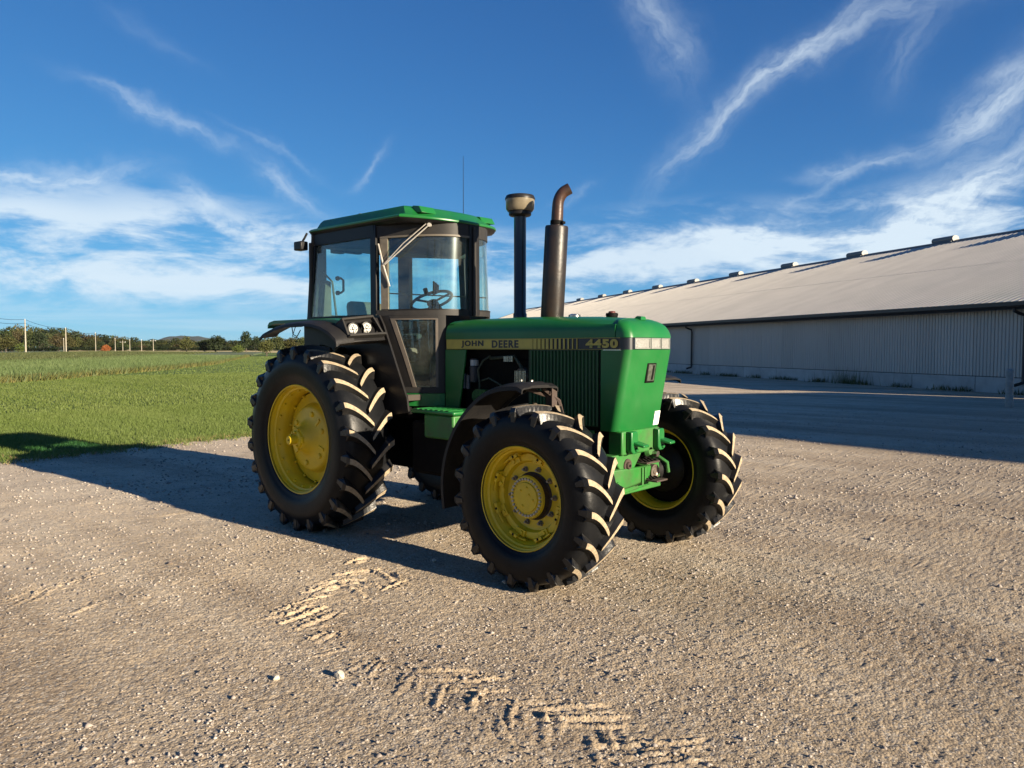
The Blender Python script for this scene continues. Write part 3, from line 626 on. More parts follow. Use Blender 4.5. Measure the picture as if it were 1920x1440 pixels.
# weeds along the foundation
def weed_pts(n):
    d = RNG.uniform(-45, -9, n); off = -np.abs(RNG.normal(.12, .22, n)) - .08
    m = samp(T2, d * 1.7, off * 0 + 3.3, 9.0) > -.1; d, off = d[m], off[m]
    return 24.5 * .5210 + d * .8535 + off * .5210, 24.5 * .8535 - d * .5210 + off * .8535
WEED = leafmat('weed_leaf', (.05, .07, .02), (.12, .13, .05), .25)
blades(2600, weed_pts, .22, .016, 'weeds', WEED, .5)
def weed_pts2(n):
    d = RNG.normal(-22, .9, n); return 24.5 * .5210 + d * .8535 - .25 * .5210, 24.5 * .8535 - d * .5210 - .25 * .8535
blades(120, weed_pts2, .75, .012, 'weeds', WEED, .25)

# bollard
g = MB(); g.lathe([(0, 1.10), (.04, 1.098), (.08, 1.085), (.098, 1.06), (.10, 1.03), (.10, -.1), (0, -.1)], 28)
tag(g.build('bollard', mat('galvanised_post', (.30, .30, .29), .6, metal=.2, var=(.20, .195, .18), vscale=6, bump=.2), smooth=40), 'round grey steel bollard standing in front of the barn wall', 'bollard').location = (2.19, 20.45, 0)

# unseen block added to cast the yard shadow; grain bin stands before it
g = MB(); pts = [(20.4, 12.9), (21.9, 18.2), (28, 27), (60, 24), (55, 7.9)]
g.loft([[(x, y, -.2) for x, y in pts], [(x, y, 9.0) for x, y in pts]])
tag(g.build('shadow_occluder', mat('occluder_steel', (.30, .31, .30), .55, var=(.35, .35, .34))), 'added unseen shed outside the view to the right', 'occluder')
gb = empty('grain_bin', (15.2, 13.2, 0)); tag(gb, 'round galvanised grain bin with a conical top outside the view to the right', 'grain bin')
g = MB(); prof = []
for k in range(43): z = -.1 + k * .1; prof.append((2.5 + (.02 if k % 2 else 0), z))
g.lathe(prof, 48); g.build('bin_wall', mat('bin_galvanised', (.50, .52, .52), .35, metal=.4), gb, smooth=60)
g = MB(); g.lathe([(2.62, 4.12), (.35, 5.5), (.35, 5.62), (0, 5.7)], 48); g.build('bin_roof', STEELR, gb, smooth=30)
g = MB(); bird = [(-.5, .0), (-.35, .25), (-.45, .55), (-.2, .35), (.1, .3), (.2, .6), (.35, .72), (.45, .6), (.4, .2), (.2, -.15), (.15, -.5), (.05, -.5), (0, -.2), (-.3, -.15)]
cc = Vector((1 - 15.2, 0 - 13.2, 0)).normalized(); sd_ = Vector((-cc.y, cc.x, 0))
g.prism(bird, cc * 2.54 + Vector((0, 0, 3.1)), sd_, (0, 0, 1), cc * .02); g.build('bird_emblem', BLACK, gb)

# ================================================================ UTILITY POLES AND LINES
POLE = mat('weathered_pole_wood', (.34, .31, .25), .85, var=(.26, .23, .18), vscale=3)
def at_px(px, dep): return polar(dep, (px - 960) / 1432 * dep)
def pole(px, dep, top_px, arm, label, wr=.13):
    x, y = at_px(px, dep); H = 1.69 + (652 - top_px) / 1432 * dep
    e = empty('utility_pole', (x, y, 0)); tag(e, label, 'utility pole', 'utility poles along the far road')
    g = MB(); g.tube([(0, 0, -.5), (0, 0, H)], [wr, wr * .65], 8); g.build('post', POLE, e, smooth=60)
    ins = MB(); n = 3 if arm else 1
    if arm:
        g = MB(); g.box((-.9, -.06, H - .7), (.9, .06, H - .55)); o = g.build('crossarm', POLE, e); o.rotation_euler = (0, 0, R(25))
    for k in range(n):
        ins.tube([((k - (n - 1) / 2) * 1.15, 0, H - .7 if arm else H), ((k - (n - 1) / 2) * 1.15, 0, H - .4 if arm else H + .3)], .09, 6)
    o = ins.build('insulator', LENSW, e)
    if arm: o.rotation_euler = (0, 0, R(25))
    return Vector((x, y, H))
pl = [pole(49, 243, 600, False, 'nearest and tallest utility pole, leftmost in the view', .25),
      pole(124.6, 258, 616, False, 'second tall utility pole from the left, with a short pole at its left', .21),
      pole(180, 270, 625, False, 'bare utility pole just left of the orange tree'),
      pole(216.7, 278, 635, False, 'utility pole just right of the orange tree'),
      pole(244, 284, 638, False, 'plain utility pole between the two small crossarm poles'),
      pole(266, 288, 638, False, 'plain utility pole just left of the rightmost crossarm pole')]
pole(120.3, 276, 636, False, 'short utility pole hard against the left of the second tall pole')
pole(230.8, 281, 638.5, True, 'small utility pole with a crossarm right of the orange tree')
pole(288, 290, 636, True, 'rightmost utility pole, with a crossarm, below the far hill')
pts_ = [Vector((*at_px(-60, 185), 10.6))] + [p + Vector((0, 0, .15)) for p in pl]
for zo, lab in ((0, 'upper power line sagging from pole to pole'), (-1.2, 'lower power line sagging from pole to pole')):
    g = MB()
    for a, b in zip(pts_[:-1], pts_[1:]):
        g.tube([a.lerp(b, t / 10) + Vector((0, 0, zo - 3.2 * (t / 10) * (1 - t / 10))) for t in range(11)], .05, 4, False)
    tag(g.build('power_line', DARK), lab, 'power line')

# ================================================================ TREES
BARK = mat('tree_bark', (.06, .048, .036), .9, var=(.09, .075, .06), vscale=3)
def tree_mesh(seed, H, Wd, base, n, leaf, c1, c2, conifer=False, lobes=9):
    r = np.random.default_rng(seed); rr = random.Random(seed)
    lf = leafmat('foliage_%d' % seed, c1, c2, .25, .7, .35)
    if conifer:
        t = r.random(n) ** .8; z = base + (H - base) * (1 - t); rad = Wd / 2 * (t ** .9) * (.6 + .4 * np.abs(np.sin(z * 2.2))); a = r.uniform(0, 2 * PI, n); q = np.sqrt(r.random(n)) * .5 + .5
        C = np.stack([rad * q * np.cos(a), rad * q * np.sin(a), z], -1)
    else:
        cs_ = []
        for k in range(lobes):
            a = rr.uniform(0, 2 * PI); q = rr.uniform(.15, .62) * Wd / 2; zz = base + (H - base) * rr.uniform(.22, .80)
            sc_ = (1 - .45 * abs((zz - base) / (H - base) - .42) * 2)
            cs_.append((q * math.cos(a) * sc_, q * math.sin(a) * sc_, zz, rr.uniform(.20, .36) * Wd * sc_))
        cs_.append((0, 0, base + (H - base) * .82, Wd * .22)); cs_.append((0, 0, base + (H - base) * .5, Wd * .34))
        w8 = np.array([c[3] ** 2 for c in cs_]); pick = r.choice(len(cs_), n, p=w8 / w8.sum()); cc_ = np.array(cs_)[pick]
        d = r.standard_normal((n, 3)); d /= np.linalg.norm(d, axis=1)[:, None]; rad = cc_[:, 3] * (1 - .45 * r.random(n) ** 2.2) * (1 + .13 * r.standard_normal(n))
        C = cc_[:, :3] + d * rad[:, None] * np.array([1, 1, .82])
    u = r.standard_normal((n, 3)); u /= np.linalg.norm(u, axis=1)[:, None]; v = np.cross(u, r.standard_normal((n, 3))); v /= np.linalg.norm(v, axis=1)[:, None]
    s = leaf * r.uniform(.5, 1.3, n)[:, None]
    V = np.stack([C - u * s, C + v * s * .7, C + u * s, C - v * s * .7], 1).reshape(-1, 3); Fq = np.arange(4 * n).reshape(-1, 4)
    crown = npmesh('crown', V, Fq, lf); g = MB()
    g.tube([(0, 0, -.4), (.05, 0, base), (.1, .05, H * .55), (.1, .1, H * .8)], [Wd * .035, Wd * .028, Wd * .017, .05], 7)
    if not conifer:
        for k in range(5):
            a = rr.uniform(0, 6.28); z = rr.uniform(base * .8, H * .5); g.tube([(0, 0, z), (math.cos(a) * Wd * .16, math.sin(a) * Wd * .16, z + H * .12), (math.cos(a) * Wd * .3, math.sin(a) * Wd * .3, z + H * .25)], [Wd * .015, Wd * .01, .03], 5)
    trunk = g.build('trunk', BARK, None, smooth=60)
    for o in (crown, trunk): COL.objects.unlink(o)
    return crown.data, trunk.data
TP = dict(
    dense=tree_mesh(101, 12, 10, 1.4, 1900, .42, (.022, .036, .010), (.055, .072, .018)),
    olive=tree_mesh(102, 12, 10.5, 1.0, 1900, .42, (.042, .052, .012), (.088, .088, .026)),
    brown=tree_mesh(103, 12, 10, 1.2, 1700, .42, (.045, .042, .015), (.085, .070, .028)),
    dark=tree_mesh(104, 12, 9, 1.0, 1900, .38, (.014, .026, .010), (.038, .055, .018), lobes=7),
    airy=tree_mesh(105, 12, 8, 2.4, 1000, .38, (.036, .050, .014), (.085, .10, .035), lobes=8),
    orange=tree_mesh(106, 12, 15, .6, 1500, .5, (.22, .070, .018), (.34, .12, .035)),
    bright=tree_mesh(107, 12, 15, .3, 1500, .5, (.06, .095, .016), (.12, .16, .035)),
    pine=tree_mesh(108, 12, 5, .8, 1500, .30, (.012, .022, .010), (.030, .042, .018), conifer=True))
DESC = dict(dense='deep green full tree', olive='olive green broad tree', brown='brownish autumn tree', dark='dark rounded tree', airy='thin pale-leaved tree', orange='orange autumn tree', bright='bright green low bush', pine='slim dark conifer')
def tree(kindn, px, dep, top_px, wpx, label=None, group='trees along the far edge of the fields', cat='tree'):
    x, y = at_px(px, dep); H = max(2.2, 1.69 + (652 - top_px) / 1432 * dep); W = wpx / 1432 * dep
    cm, tm = TP[kindn]; base_w = {'dense': 10, 'olive': 10.5, 'brown': 10, 'dark': 9, 'airy': 8, 'orange': 15, 'bright': 15, 'pine': 5}[kindn]
    e = empty(cat if cat != 'tree' else {'pine': 'pine_tree'}.get(kindn, 'broadleaf_tree'), (x, y, 0)); e.scale = (W / base_w, W / base_w, H / 12); e.rotation_euler = (0, 0, random.uniform(0, 6.28))
    inst(cm, 'crown', e); inst(tm, 'trunk', e)
    return tag(e, label or (DESC[kindn] + ' in the far treeline'), 'bush' if cat == 'bush' else 'tree', group)
# outline of the far treeline: (pixel x, pixel y of the top)
OUT = [(-60, 606), (-5, 622), (10, 614), (25, 609), (45, 608), (60, 612), (80, 612), (110, 612), (128, 614), (142, 621), (165, 626), (200, 626), (225, 631), (250, 632), (280, 636), (320, 637), (345, 632), (370, 640), (400, 632), (440, 636), (480, 634), (520, 632), (600, 632), (760, 634)]
def out_y(px): return np.interp(px, [o[0] for o in OUT], [o[1] for o in OUT])
seq = ['dense', 'olive', 'dense', 'brown', 'olive', 'dark', 'dense', 'brown', 'olive', 'dense', 'airy', 'dark']
place = ['beside the left edge of the view', 'behind the nearest utility pole', 'between the two tall utility poles', 'behind the second tall pole', 'left of the orange tree', 'behind the orange tree', 'right of the orange tree', 'left of the far hill', 'below the far hill', 'right of the far hill', 'close to the tractor roof line']
def where(px):
    for lim, t in ((20, 'at the left edge of the view'), (70, 'behind the nearest utility pole'), (112, 'between the two tallest poles'), (140, 'behind the second tall pole'), (188, 'left of the orange tree'), (212, 'behind the orange tree'), (240, 'just right of the orange tree'), (300, 'among small far poles'), (350, 'left of the far hill'), (400, 'in front of the far hill'), (460, 'just left of the tractor'), (560, 'behind the rear fender')):
        if px < lim: return t
    return 'hidden beyond the tractor'
k = 0; px = -70
while px < 620:
    kd = seq[k % len(seq)]; t = out_y(px) + random.uniform(-1.5, 3)
    tree(kd, px, random.uniform(350, 400), t, random.uniform(30, 46), f'{DESC[kd]}, tall back row, {where(px)}', 'back row of the far treeline')
    px += random.uniform(13, 19); k += 1
px = -60
while px < 600:
    kd = seq[(k * 5 + 2) % len(seq)]; t = out_y(px) + random.uniform(6, 14)
    tree(kd, px, random.uniform(305, 345), min(t, 647), random.uniform(24, 38), f'{DESC[kd]}, lower front row, {where(px)}', 'front row of the far treeline')
    px += random.uniform(15, 22); k += 1
px = -60
while px < 620:
    tree('dark', px, 302, 650.5, random.uniform(26, 40), f'dark low scrub below the far trees, {where(px)}', 'scrub below the far treeline', 'bush'); px += random.uniform(17, 26)
tree('olive', 12, 262, 626, 42, 'large domed dark olive tree at the left edge of the field', cat='tree')
tree('bright', 40, 262, 643, 26, 'bright green bush at the foot of the nearest utility pole', cat='bush')
tree('orange', 199, 292, 646.5, 20, 'small orange autumn tree between two poles')
tree('olive', 350, 250, 629, 30, 'light olive rounded tree in front of the far hill')
tree('dark', 405, 240, 627.5, 46, 'wide dark tree group left of the tall dark tree')
tree('dark', 384, 242, 636, 28, 'lower dark tree beside the wide dark one')
tree('dark', 462, 235, 619.5, 32, 'tallest dark tree just left of the tractor')
tree('dark', 480, 236, 629, 24, 'dark tree close behind the tall dark tree near the tractor')
tree('bright', 447, 225, 647, 30, 'bright green bush below the tall dark tree', cat='bush')
for i, (a, b_, c, d_) in enumerate(((500, 150, 632, 34), (522, 158, 629, 28), (545, 160, 633, 34), (570, 165, 631, 30), (600, 170, 630, 36), (640, 170, 634, 36))):
    tree('airy' if i % 2 else 'olive', a, b_, c, d_, f'{"thin" if i % 2 else "full"} hedgerow tree seen under the rear fender' if i < 3 else 'hedgerow tree hidden beyond the tractor', 'hedgerow trees behind the tractor')
for q in ((217, 627), (222, 629), (211, 631)): tree('pine', q[0], 395, q[1], 6, 'slim dark conifer rising above the far treeline', 'conifers above the far treeline')
# conifers on the near side of the yard, behind and beside the photographer; the cab glass mirrors them
for i, (x, y, hh) in enumerate(((14, -34, 11), (19, -37, 8), (24, -35, 13), (10, -40, 9), (30, -36, 10), (4, -42, 12), (36, -30, 12), (-2, -44, 9))):
    e = empty('pine_tree', (x, y, 0)); e.scale = (1.1, 1.1, hh / 12); inst(TP['pine'][0], 'crown', e); inst(TP['pine'][1], 'trunk', e)
    tag(e, 'conifer behind the photographer, outside the view', 'tree', 'conifers behind the photographer')

# air: thin even haze round everything
hm = bpy.data.materials.new('haze_air'); hm.use_nodes = True; hm.node_tree.nodes.clear()
ho = hm.node_tree.nodes.new('ShaderNodeOutputMaterial'); hp = hm.node_tree.nodes.new('ShaderNodeVolumePrincipled')
hp.inputs['Color'].default_value = (.80, .88, 1, 1); hp.inputs['Density'].default_value = .000035; hp.inputs['Anisotropy'].default_value = .2
hm.node_tree.links.new(hp.outputs[0], ho.inputs['Volume'])
g = MB(); g.box((-4200, -4200, -1.4), (4200, 4200, 62)); kind(g.build('haze', hm), 'stuff')

# ================================================================ TRACTOR  (origin on the ground below the rear axle, +x forward, -y towards the viewer)
TR = empty('tractor'); tag(TR, 'green and yellow four wheel drive farm tractor parked on the gravel yard', 'tractor')

def lug_mesh(Rr, hw, Rb, side, Ls, wt=.027, wb=.050, drop=.135):
    g = MB(); rings = []; N = 9
    def P(th_s, a, r): t = th_s / Rr; return (r * math.sin(t), -a * side, r * math.cos(t))
    for i in range(N + 1):
        u = i / N; a = -.014 + (hw + .014) * u; s = -Ls * (1 - (1 - u) ** 1.45) + Ls * .5
        rt = Rr - .020 * (a / hw) ** 2; k = .82 + .25 * u if i else .62
        tw, bw = wt * k, wb * k * (1 + .55 * max(0, u - .3))
        rb = Rb - .03 * (abs(a) / hw) ** 3 - .01
        rings.append([P(s - tw * .88, a, rt), P(s + tw * .88, a, rt), P(s + tw, a, rt - .006), P(s + bw, a, rb), P(s - bw, a, rb), P(s - tw, a, rt - .006)])
    s = -Ls * .5; tw, bw = wt * 1.12, wb * 1.40
    for (ao, ro, ai, ri, k) in ((hw + .014, Rr - .05, hw - .02, Rb - .07, 1.0), (hw + .014, Rr - drop, hw - .04, Rb - .12, .66)):
        rings.append([P(s - .004 - tw * k, ao, ro), P(s - .004 + tw * k, ao, ro), P(s + tw * k, ao - .006, ro), P(s + bw * k, ai, ri), P(s - bw * k, ai, ri), P(s - tw * k, ao - .006, ro)])
    g.loft(rings, True, True)
    nmi = []
    for i in range(len(rings) - 1):
        for j in range(6): nmi.append(1 if (j == 0 and i < N) else 0)
    g.m = nmi + [0, 0]
    o = g.build('tread_lug', [RUBBER, TIP]); me = o.data; bpy.data.objects.remove(o); return me

def tyre(prof, parent, n=96):
    g = MB(); pts = [(r, -a) for a, r in prof] + [(r, a) for a, r in reversed(prof) if a > 1e-6]
    g.lathe(pts, n, 'y'); return g.build('tyre', SIDEW, parent, smooth=50)

def add_wheel(name, centre, sgn, kindw):
    W = empty(name, centre, TR); W.scale = (1, sgn, 1)
    return W
# ---- rear wheels
RC, RR, RHW = (0, -.915, .847), .875, .240
rear_prof = [(.205, .50), (.222, .515), (.226, .53), (.236, .56), (.240, .565), (.248, .61), (.254, .66), (.2545, .70), (.248, .735), (.244, .74), (.236, .775), (.215, .805), (.17, .822), (.09, .832), (0, .835)]
lugR = {1: lug_mesh(RR, RHW, .832, 1, .20), -1: lug_mesh(RR, RHW, .832, -1, .20)}
def rear_wheel(sgn):
    W = add_wheel('rear_wheel', (0, -.915 * sgn, .847), sgn, 0)
    tyre(rear_prof, W); n = 22; ph = .11
    for k in range(n):
        for s in (1, -1):
            o = inst(lugR[s], 'tread_lug', W); o.rotation_euler = (0, 2 * PI * (k + (.5 if s < 0 else 0)) / n + ph, 0)
    g = MB(); g.lathe([(.494, -.214), (.503, -.219), (.510, -.212), (.508, -.200), (.486, -.196), (.480, -.165), (.464, -.155), (.459, -.12), (.447, -.105), (.440, -.06), (.440, .06), (.447, .105), (.459, .12), (.464, .155), (.480, .165), (.486, .196), (.508, .200), (.510, .212)], 80, 'y')
    g.build('rim', YELLOW, W, smooth=38)
    g = MB(); g.lathe([(.424, .004), (.424, -.006), (.412, -.012), (.345, -.012), (.330, -.018), (.312, -.05), (.296, -.078), (.275, -.088), (.20, -.092), (.165, -.105), (.135, -.135), (.112, -.175), (.104, -.195), (.098, -.205), (0, -.206)], 72, 'y')
    g.build('wheel_disc', YELLOW, W, smooth=38)
    g = MB(); g.lathe([(.441, .012), (.420, .012)], 60, 'y'); g.lathe([(.441, .03), (.1, .06)], 40, 'y'); g.build('rim_gap', DARK, W)
    # hub clamp with bolts, axle end
    g = MB(); g.lathe([(0, -.232), (.072, -.232), (.080, -.226), (.084, -.20), (.084, -.19)], 28, 'y'); g.box((-.10, -.222, -.028), (.10, -.195, .028)); g.box((-.028, -.226, -.10), (.028, -.19, .10)); g.build('hub', YELLOW, W, smooth=38)
    g = MB(); g.lathe([(0, -.305), (.036, -.305), (.042, -.299), (.043, -.22)], 26, 'y'); ax_ = g.build('axle_end', YELLOW, W, smooth=38)
    g = MB(); g.lathe([(0, -.3062), (.009, -.3062)], 10, 'y'); g.build('centre_hole', DARK, ax_)
    g = MB(); g.lathe([(0, -.02), (.011, -.02), (.013, -.016), (.013, 0)], 8, 'y'); bm_ = g.build('wheel_bolt', YELLOW, W, smooth=30); first = True
    spots = [(.068 * math.cos(a), -.232, .068 * math.sin(a)) for a in (R(115), R(145), R(85), R(-60))]
    spots += [(.418 * math.sin(2 * PI * k / 14), -.012, .418 * math.cos(2 * PI * k / 14)) for k in range(14)]
    spots += [(.455 * math.sin(2 * PI * k / 20 + .1), -.118, .455 * math.cos(2 * PI * k / 20 + .1)) for k in range(20)]
    for p in spots:
        o = bm_ if first else inst(bm_.data, 'wheel_bolt', W); first = False; o.location = p
    g = MB(); g.lathe([(0, -.022), (.018, -.022), (.024, -.016), (.027, 0)], 16, 'y'); b0 = g.build('cast_boss', YELLOW, W, smooth=30)
    for i, a in enumerate((R(20), R(75), R(145), R(205), R(262), R(320))):
        o = b0 if i == 0 else inst(b0.data, 'cast_boss', W); o.location = (.235 * math.cos(a), -.087, .235 * math.sin(a))
    g = MB(); g.box((-.012, -.006, -.05), (.012, .006, .05)); r0 = g.build('cast_rib', YELLOW, W)
    for i, a in enumerate((R(45), R(110), R(235), R(290))):
        o = r0 if i == 0 else inst(r0.data, 'cast_rib', W); o.location = (.21 * math.sin(a), -.096, .21 * math.cos(a)); o.rotation_euler = (0, a, 0)
rear_wheel(1); rear_wheel(-1)
# ---- front wheels
FR, FHW = .658, .188
front_prof = [(.158, .362), (.172, .372), (.176, .386), (.186, .40), (.190, .404), (.199, .44), (.203, .475), (.203, .51), (.198, .535), (.190, .565), (.172, .590), (.13, .606), (.07, .614), (0, .617)]
lugF = {1: lug_mesh(FR, FHW, .615, 1, .165, .0235, .044, .12), -1: lug_mesh(FR, FHW, .615, -1, .165, .0235, .044, .12)}
def front_wheel(sgn):
    W = add_wheel('front_wheel', (2.68, -.895 * sgn, .640), sgn, 1)
    tyre(front_prof, W); n = 19
    for k in range(n):
        for s in (1, -1):
            o = inst(lugF[s], 'tread_lug', W); o.rotation_euler = (0, 2 * PI * (k + (.5 if s < 0 else 0)) / n + (.07 if sgn > 0 else .2), 0)
    g = MB(); g.lathe([(.360, -.170), (.366, -.174), (.373, -.168), (.371, -.156), (.350, -.152), (.346, -.128), (.334, -.118), (.330, -.095), (.320, -.082), (.314, -.05), (.312, .06), (.320, .082), (.334, .118), (.346, .128), (.350, .152), (.371, .156), (.373, .168)], 72, 'y')
    g.build('rim', YELLOW, W, smooth=38)
    g = MB(); g.lathe([(.313, -.035), (.300, -.052), (.268, -.054), (.256, -.050), (.249, -.032), (.242, -.018), (.226, -.014), (.14, -.016)], 64, 'y'); g.build('wheel_disc', YELLOW, W, smooth=30)
    g = MB(); g.lathe([(.1, .0), (.313, .0)], 48, 'y'); g.build('inner_disc', DARK, W)  # dark disc back, the shade inside the wheel also put into its colour
    g = MB(); g.lathe([(.172, -.016), (.166, -.020), (.158, -.03), (.155, -.075)], 48, 'y'); g.build('hub_barrel', RUST, W, smooth=30)
    g = MB(); g.lathe([(.155, -.074), (.151, -.086), (.148, -.092), (.108, -.094), (.104, -.104), (0, -.105)], 56, 'y'); hub = g.build('hub', YELLOW, W, smooth=30)
    g = MB()
    for (px_, pz, r_) in ((.01, .072, .011), (.068, -.012, .012), (-.03, -.062, .012), (.03, .022, .013), (-.045, .045, .010)):
        g.lathe([(0, -.112), (r_ * .55, -.112), (r_ * .6, -.108), (r_, -.108), (r_, -.1)], 12, 'y', c=(px_, 0, pz))
    g.build('hub_plug', YELLOW, hub, smooth=30)
    g = MB(); g.lathe([(0, -.012), (.0088, -.012), (.0098, -.009), (.0098, 0)], 8, 'y'); b = g.build('hub_bolt', BOLTP, W, smooth=30)
    for k in range(30):
        o = b if k == 0 else inst(b.data, 'hub_bolt', W); a = 2 * PI * k / 30; o.location = (.130 * math.sin(a), -.094, .130 * math.cos(a))
    g = MB(); g.lathe([(0, -.04), (.009, -.04), (.010, -.036), (.010, -.020), (.017, -.020), (.017, -.006), (.022, -.006), (.022, 0)], 6, 'y'); b = g.build('wheel_nut', BOLT, W, smooth=30)
    for k in range(10):
        o = b if k == 0 else inst(b.data, 'wheel_nut', W); a = 2 * PI * (k + .42) / 10; o.location = (.198 * math.sin(a), -.014, .198 * math.cos(a))
    # clamp blocks between disc and rim
    g = MB(); pr = [(.312, -.108), (.292, -.108), (.288, -.100), (.290, -.086), (.312, -.082)]
    g.lathe(pr, 5, 'y', closed=True, a0=R(-15), a1=R(-1)); g.lathe([(.312, -.094), (.302, -.094), (.302, -.07), (.312, -.07)], 5, 'y', closed=True, a0=R(-1), a1=R(13))
    g.box((.250, -.066, -.055), (.300, -.050, .030)); g.box((.285, -.095, -.085), (.311, -.05, -.010))
    for aa in (-15, -1, 13):
        pass
    c0_ = g.build('rim_clamp', YELLOW, W, bevel=.002)
    g = MB(); g.lathe([(0, -.012), (.013, -.012), (.015, -.008), (.015, 0)], 12, 'y'); cb = g.build('clamp_bolt', YELLOW, W, smooth=30)
    g = MB(); g.box((-.009, -.0015, -.008), (.009, .0, .008)); cs_ = g.build('clamp_slot', DARK, W)
    for k in range(8):
        a = 2 * PI * k / 8 + .25
        o = c0_ if k == 0 else c0_.copy()
        if k: COL.objects.link(o)
        o.parent = W; o.rotation_euler = (0, a, 0)
        o = cb if k == 0 else inst(cb.data, 'clamp_bolt', W); o.location = (.274 * math.cos(a), -.064, -.274 * math.sin(a))
        o = cs_ if k == 0 else inst(cs_.data, 'clamp_slot', W); a2 = a + R(8); o.location = (.300 * math.cos(a2), -.1085, -.300 * math.sin(a2)); o.rotation_euler = (0, a2, 0)
    # final drive housing on the inner side
    g = MB(); g.lathe([(.215, .0), (.215, .05), (.19, .08), (.15, .12), (.12, .22), (.11, .30)], 32, 'y'); g.build('final_drive', BLACK, W, smooth=35)
front_wheel(1); front_wheel(-1)

# ---- front axle, front frame
g = MB()
g.hexa([(2.58, -.62, .52), (2.80, -.62, .52), (2.80, .62, .52), (2.58, .62, .52), (2.60, -.62, .74), (2.78, -.62, .74), (2.78, .62, .74), (2.60, .62, .74)])
g.hexa([(2.5, -.36, .50), (2.93, -.34, .56), (2.93, .24, .60), (2.5, .34, .50), (2.5, -.36, .80), (2.95, -.36, .775), (2.95, .22, .755), (2.5, .34, .80)])
g.hexa([(2.93, -.34, .60), (2.985, -.34, .62), (2.985, .12, .66), (2.93, .20, .62), (2.93, -.36, .79), (2.985, -.36, .785), (2.985, .12, .765), (2.93, .20, .77)])
ax0 = g.build('front_axle', GREEND, TR, bevel=.008)
g = MB(); g.lathe([(0, .015), (.018, .015), (.018, .008), (.03, .008), (.03, 0)], 10, 'x', c=(2.985, -.30, .665)); g.build('axle_bolt', GREEND, ax0, smooth=30)
g = MB(); g.box((2.987, .015, .63), (2.995, .04, .765)); g.box((2.987, .055, .63), (2.995, .075, .765)); g.build('axle_rib', GREEND, ax0)
g = MB(); g.lathe([(0, 0), (.035, 0), (.045, .006), (.06, .006), (.06, -.03)], 18, 'x', c=(2.95, .27, .70)); g.lathe([(0, .007), (.02, .007), (.022, 0)], 12, 'x', c=(2.95, .27, .70)); g.build('cylinder_end', STEEL, ax0, smooth=30)
g = MB(); g.box((2.50, -.27, .885), (3.0, .26, 1.068)); fb = g.build('front_bracket', GREENDK if 'GREENDK' in globals() else GREEND, TR, bevel=.012)
g = MB(); g.prism([(-.36, .89), (.05, .89), (.03, .86), (-.08, .745), (-.12, .72), (-.18, .72), (-.22, .745)], (2.80, 0, 0), (0, 1, 0), (0, 0, 1), (.17, 0, 0)); g.build('pivot_support', GREEND, TR, bevel=.008)
g = MB(); g.lathe([(0, .022), (.024, .022), (.028, .016), (.03, .006), (.05, .006), (.052, 0), (.052, -.02)], 24, 'x', c=(2.972, -.155, .80)); g.build('pivot_pin', RUST, TR, smooth=30)
g = MB(); g.lathe([(0, .026), (.012, .026)], 6, 'x', c=(2.973, -.155, .80)); g.build('pin_recess', DARK, TR)
for yy_, zz_ in ((-.175, .99), (.205, .985)):
    g = MB(); g.prism([(-.045, .075), (.035, .075), (.045, .05), (.045, -.08), (.03, -.095), (-.02, -.095), (-.045, -.07)], (3.0, yy_, zz_), (0, 1, 0), (0, 0, 1), (.05, 0, 0)); o = g.build('tow_lug', GREEN, TR, bevel=.008)
    g = MB(); g.hexa([(3.0, yy_ - .03, zz_ - .02), (3.13, yy_ + .0, zz_ - .045), (3.12, yy_ + .09, zz_ - .045), (3.0, yy_ + .06, zz_ - .02), (3.0, yy_ - .03, zz_ + .01), (3.13, yy_ + .0, zz_ - .025), (3.12, yy_ + .09, zz_ - .025), (3.0, yy_ + .06, zz_ + .01)]); g.build('tow_hook', GREEN, o, bevel=.006)
    g = MB(); g.lathe([(0, .012), (.013, .012), (.017, .006), (.017, 0)], 12, 'x', c=(3.05, yy_ + .02, zz_ - .065)); g.build('pin', GREEN, o, smooth=30)
for (x0, x1, y0, y1, z0) in ((2.9, 3.06, -.02, .17, .800), (2.9, 3.10, .06, .22, .655)):
    g = MB(); g.box((x0, y0, z0), (x1, y1, z0 + .014))
    st = g.build('front_step', RUST, TR, bevel=.004); g = MB()
    for i in range(3):
        for j in range(4): g.box((x0 + .03 + i * .045, y0 + .015 + j * .045, z0 + .014), (x0 + .055 + i * .045, y0 + .032 + j * .045, z0 + .022))
    g.build('step_grip', DARK, st)
g = MB(); g.tube([(2.85, .17, .93), (2.98, .17, .87), (3.0, .19, .84)], .035, 12); g.tube([(2.8, .25, .84), (2.98, .27, .83), (3.04, .31, .78), (3.04, .33, .70)], .014, 8); g.lathe([(0, .03), (.03, .03), (.045, 0)], 14, 'x', c=(2.97, .13, .885)); g.build('tow_hitch', GREEND, TR, smooth=40)
g = MB(); g.tube([(2.9, .17, .865), (3.04, .17, .862)], .024, 10); g.build('hitch_ball', CHROME, TR, smooth=40)

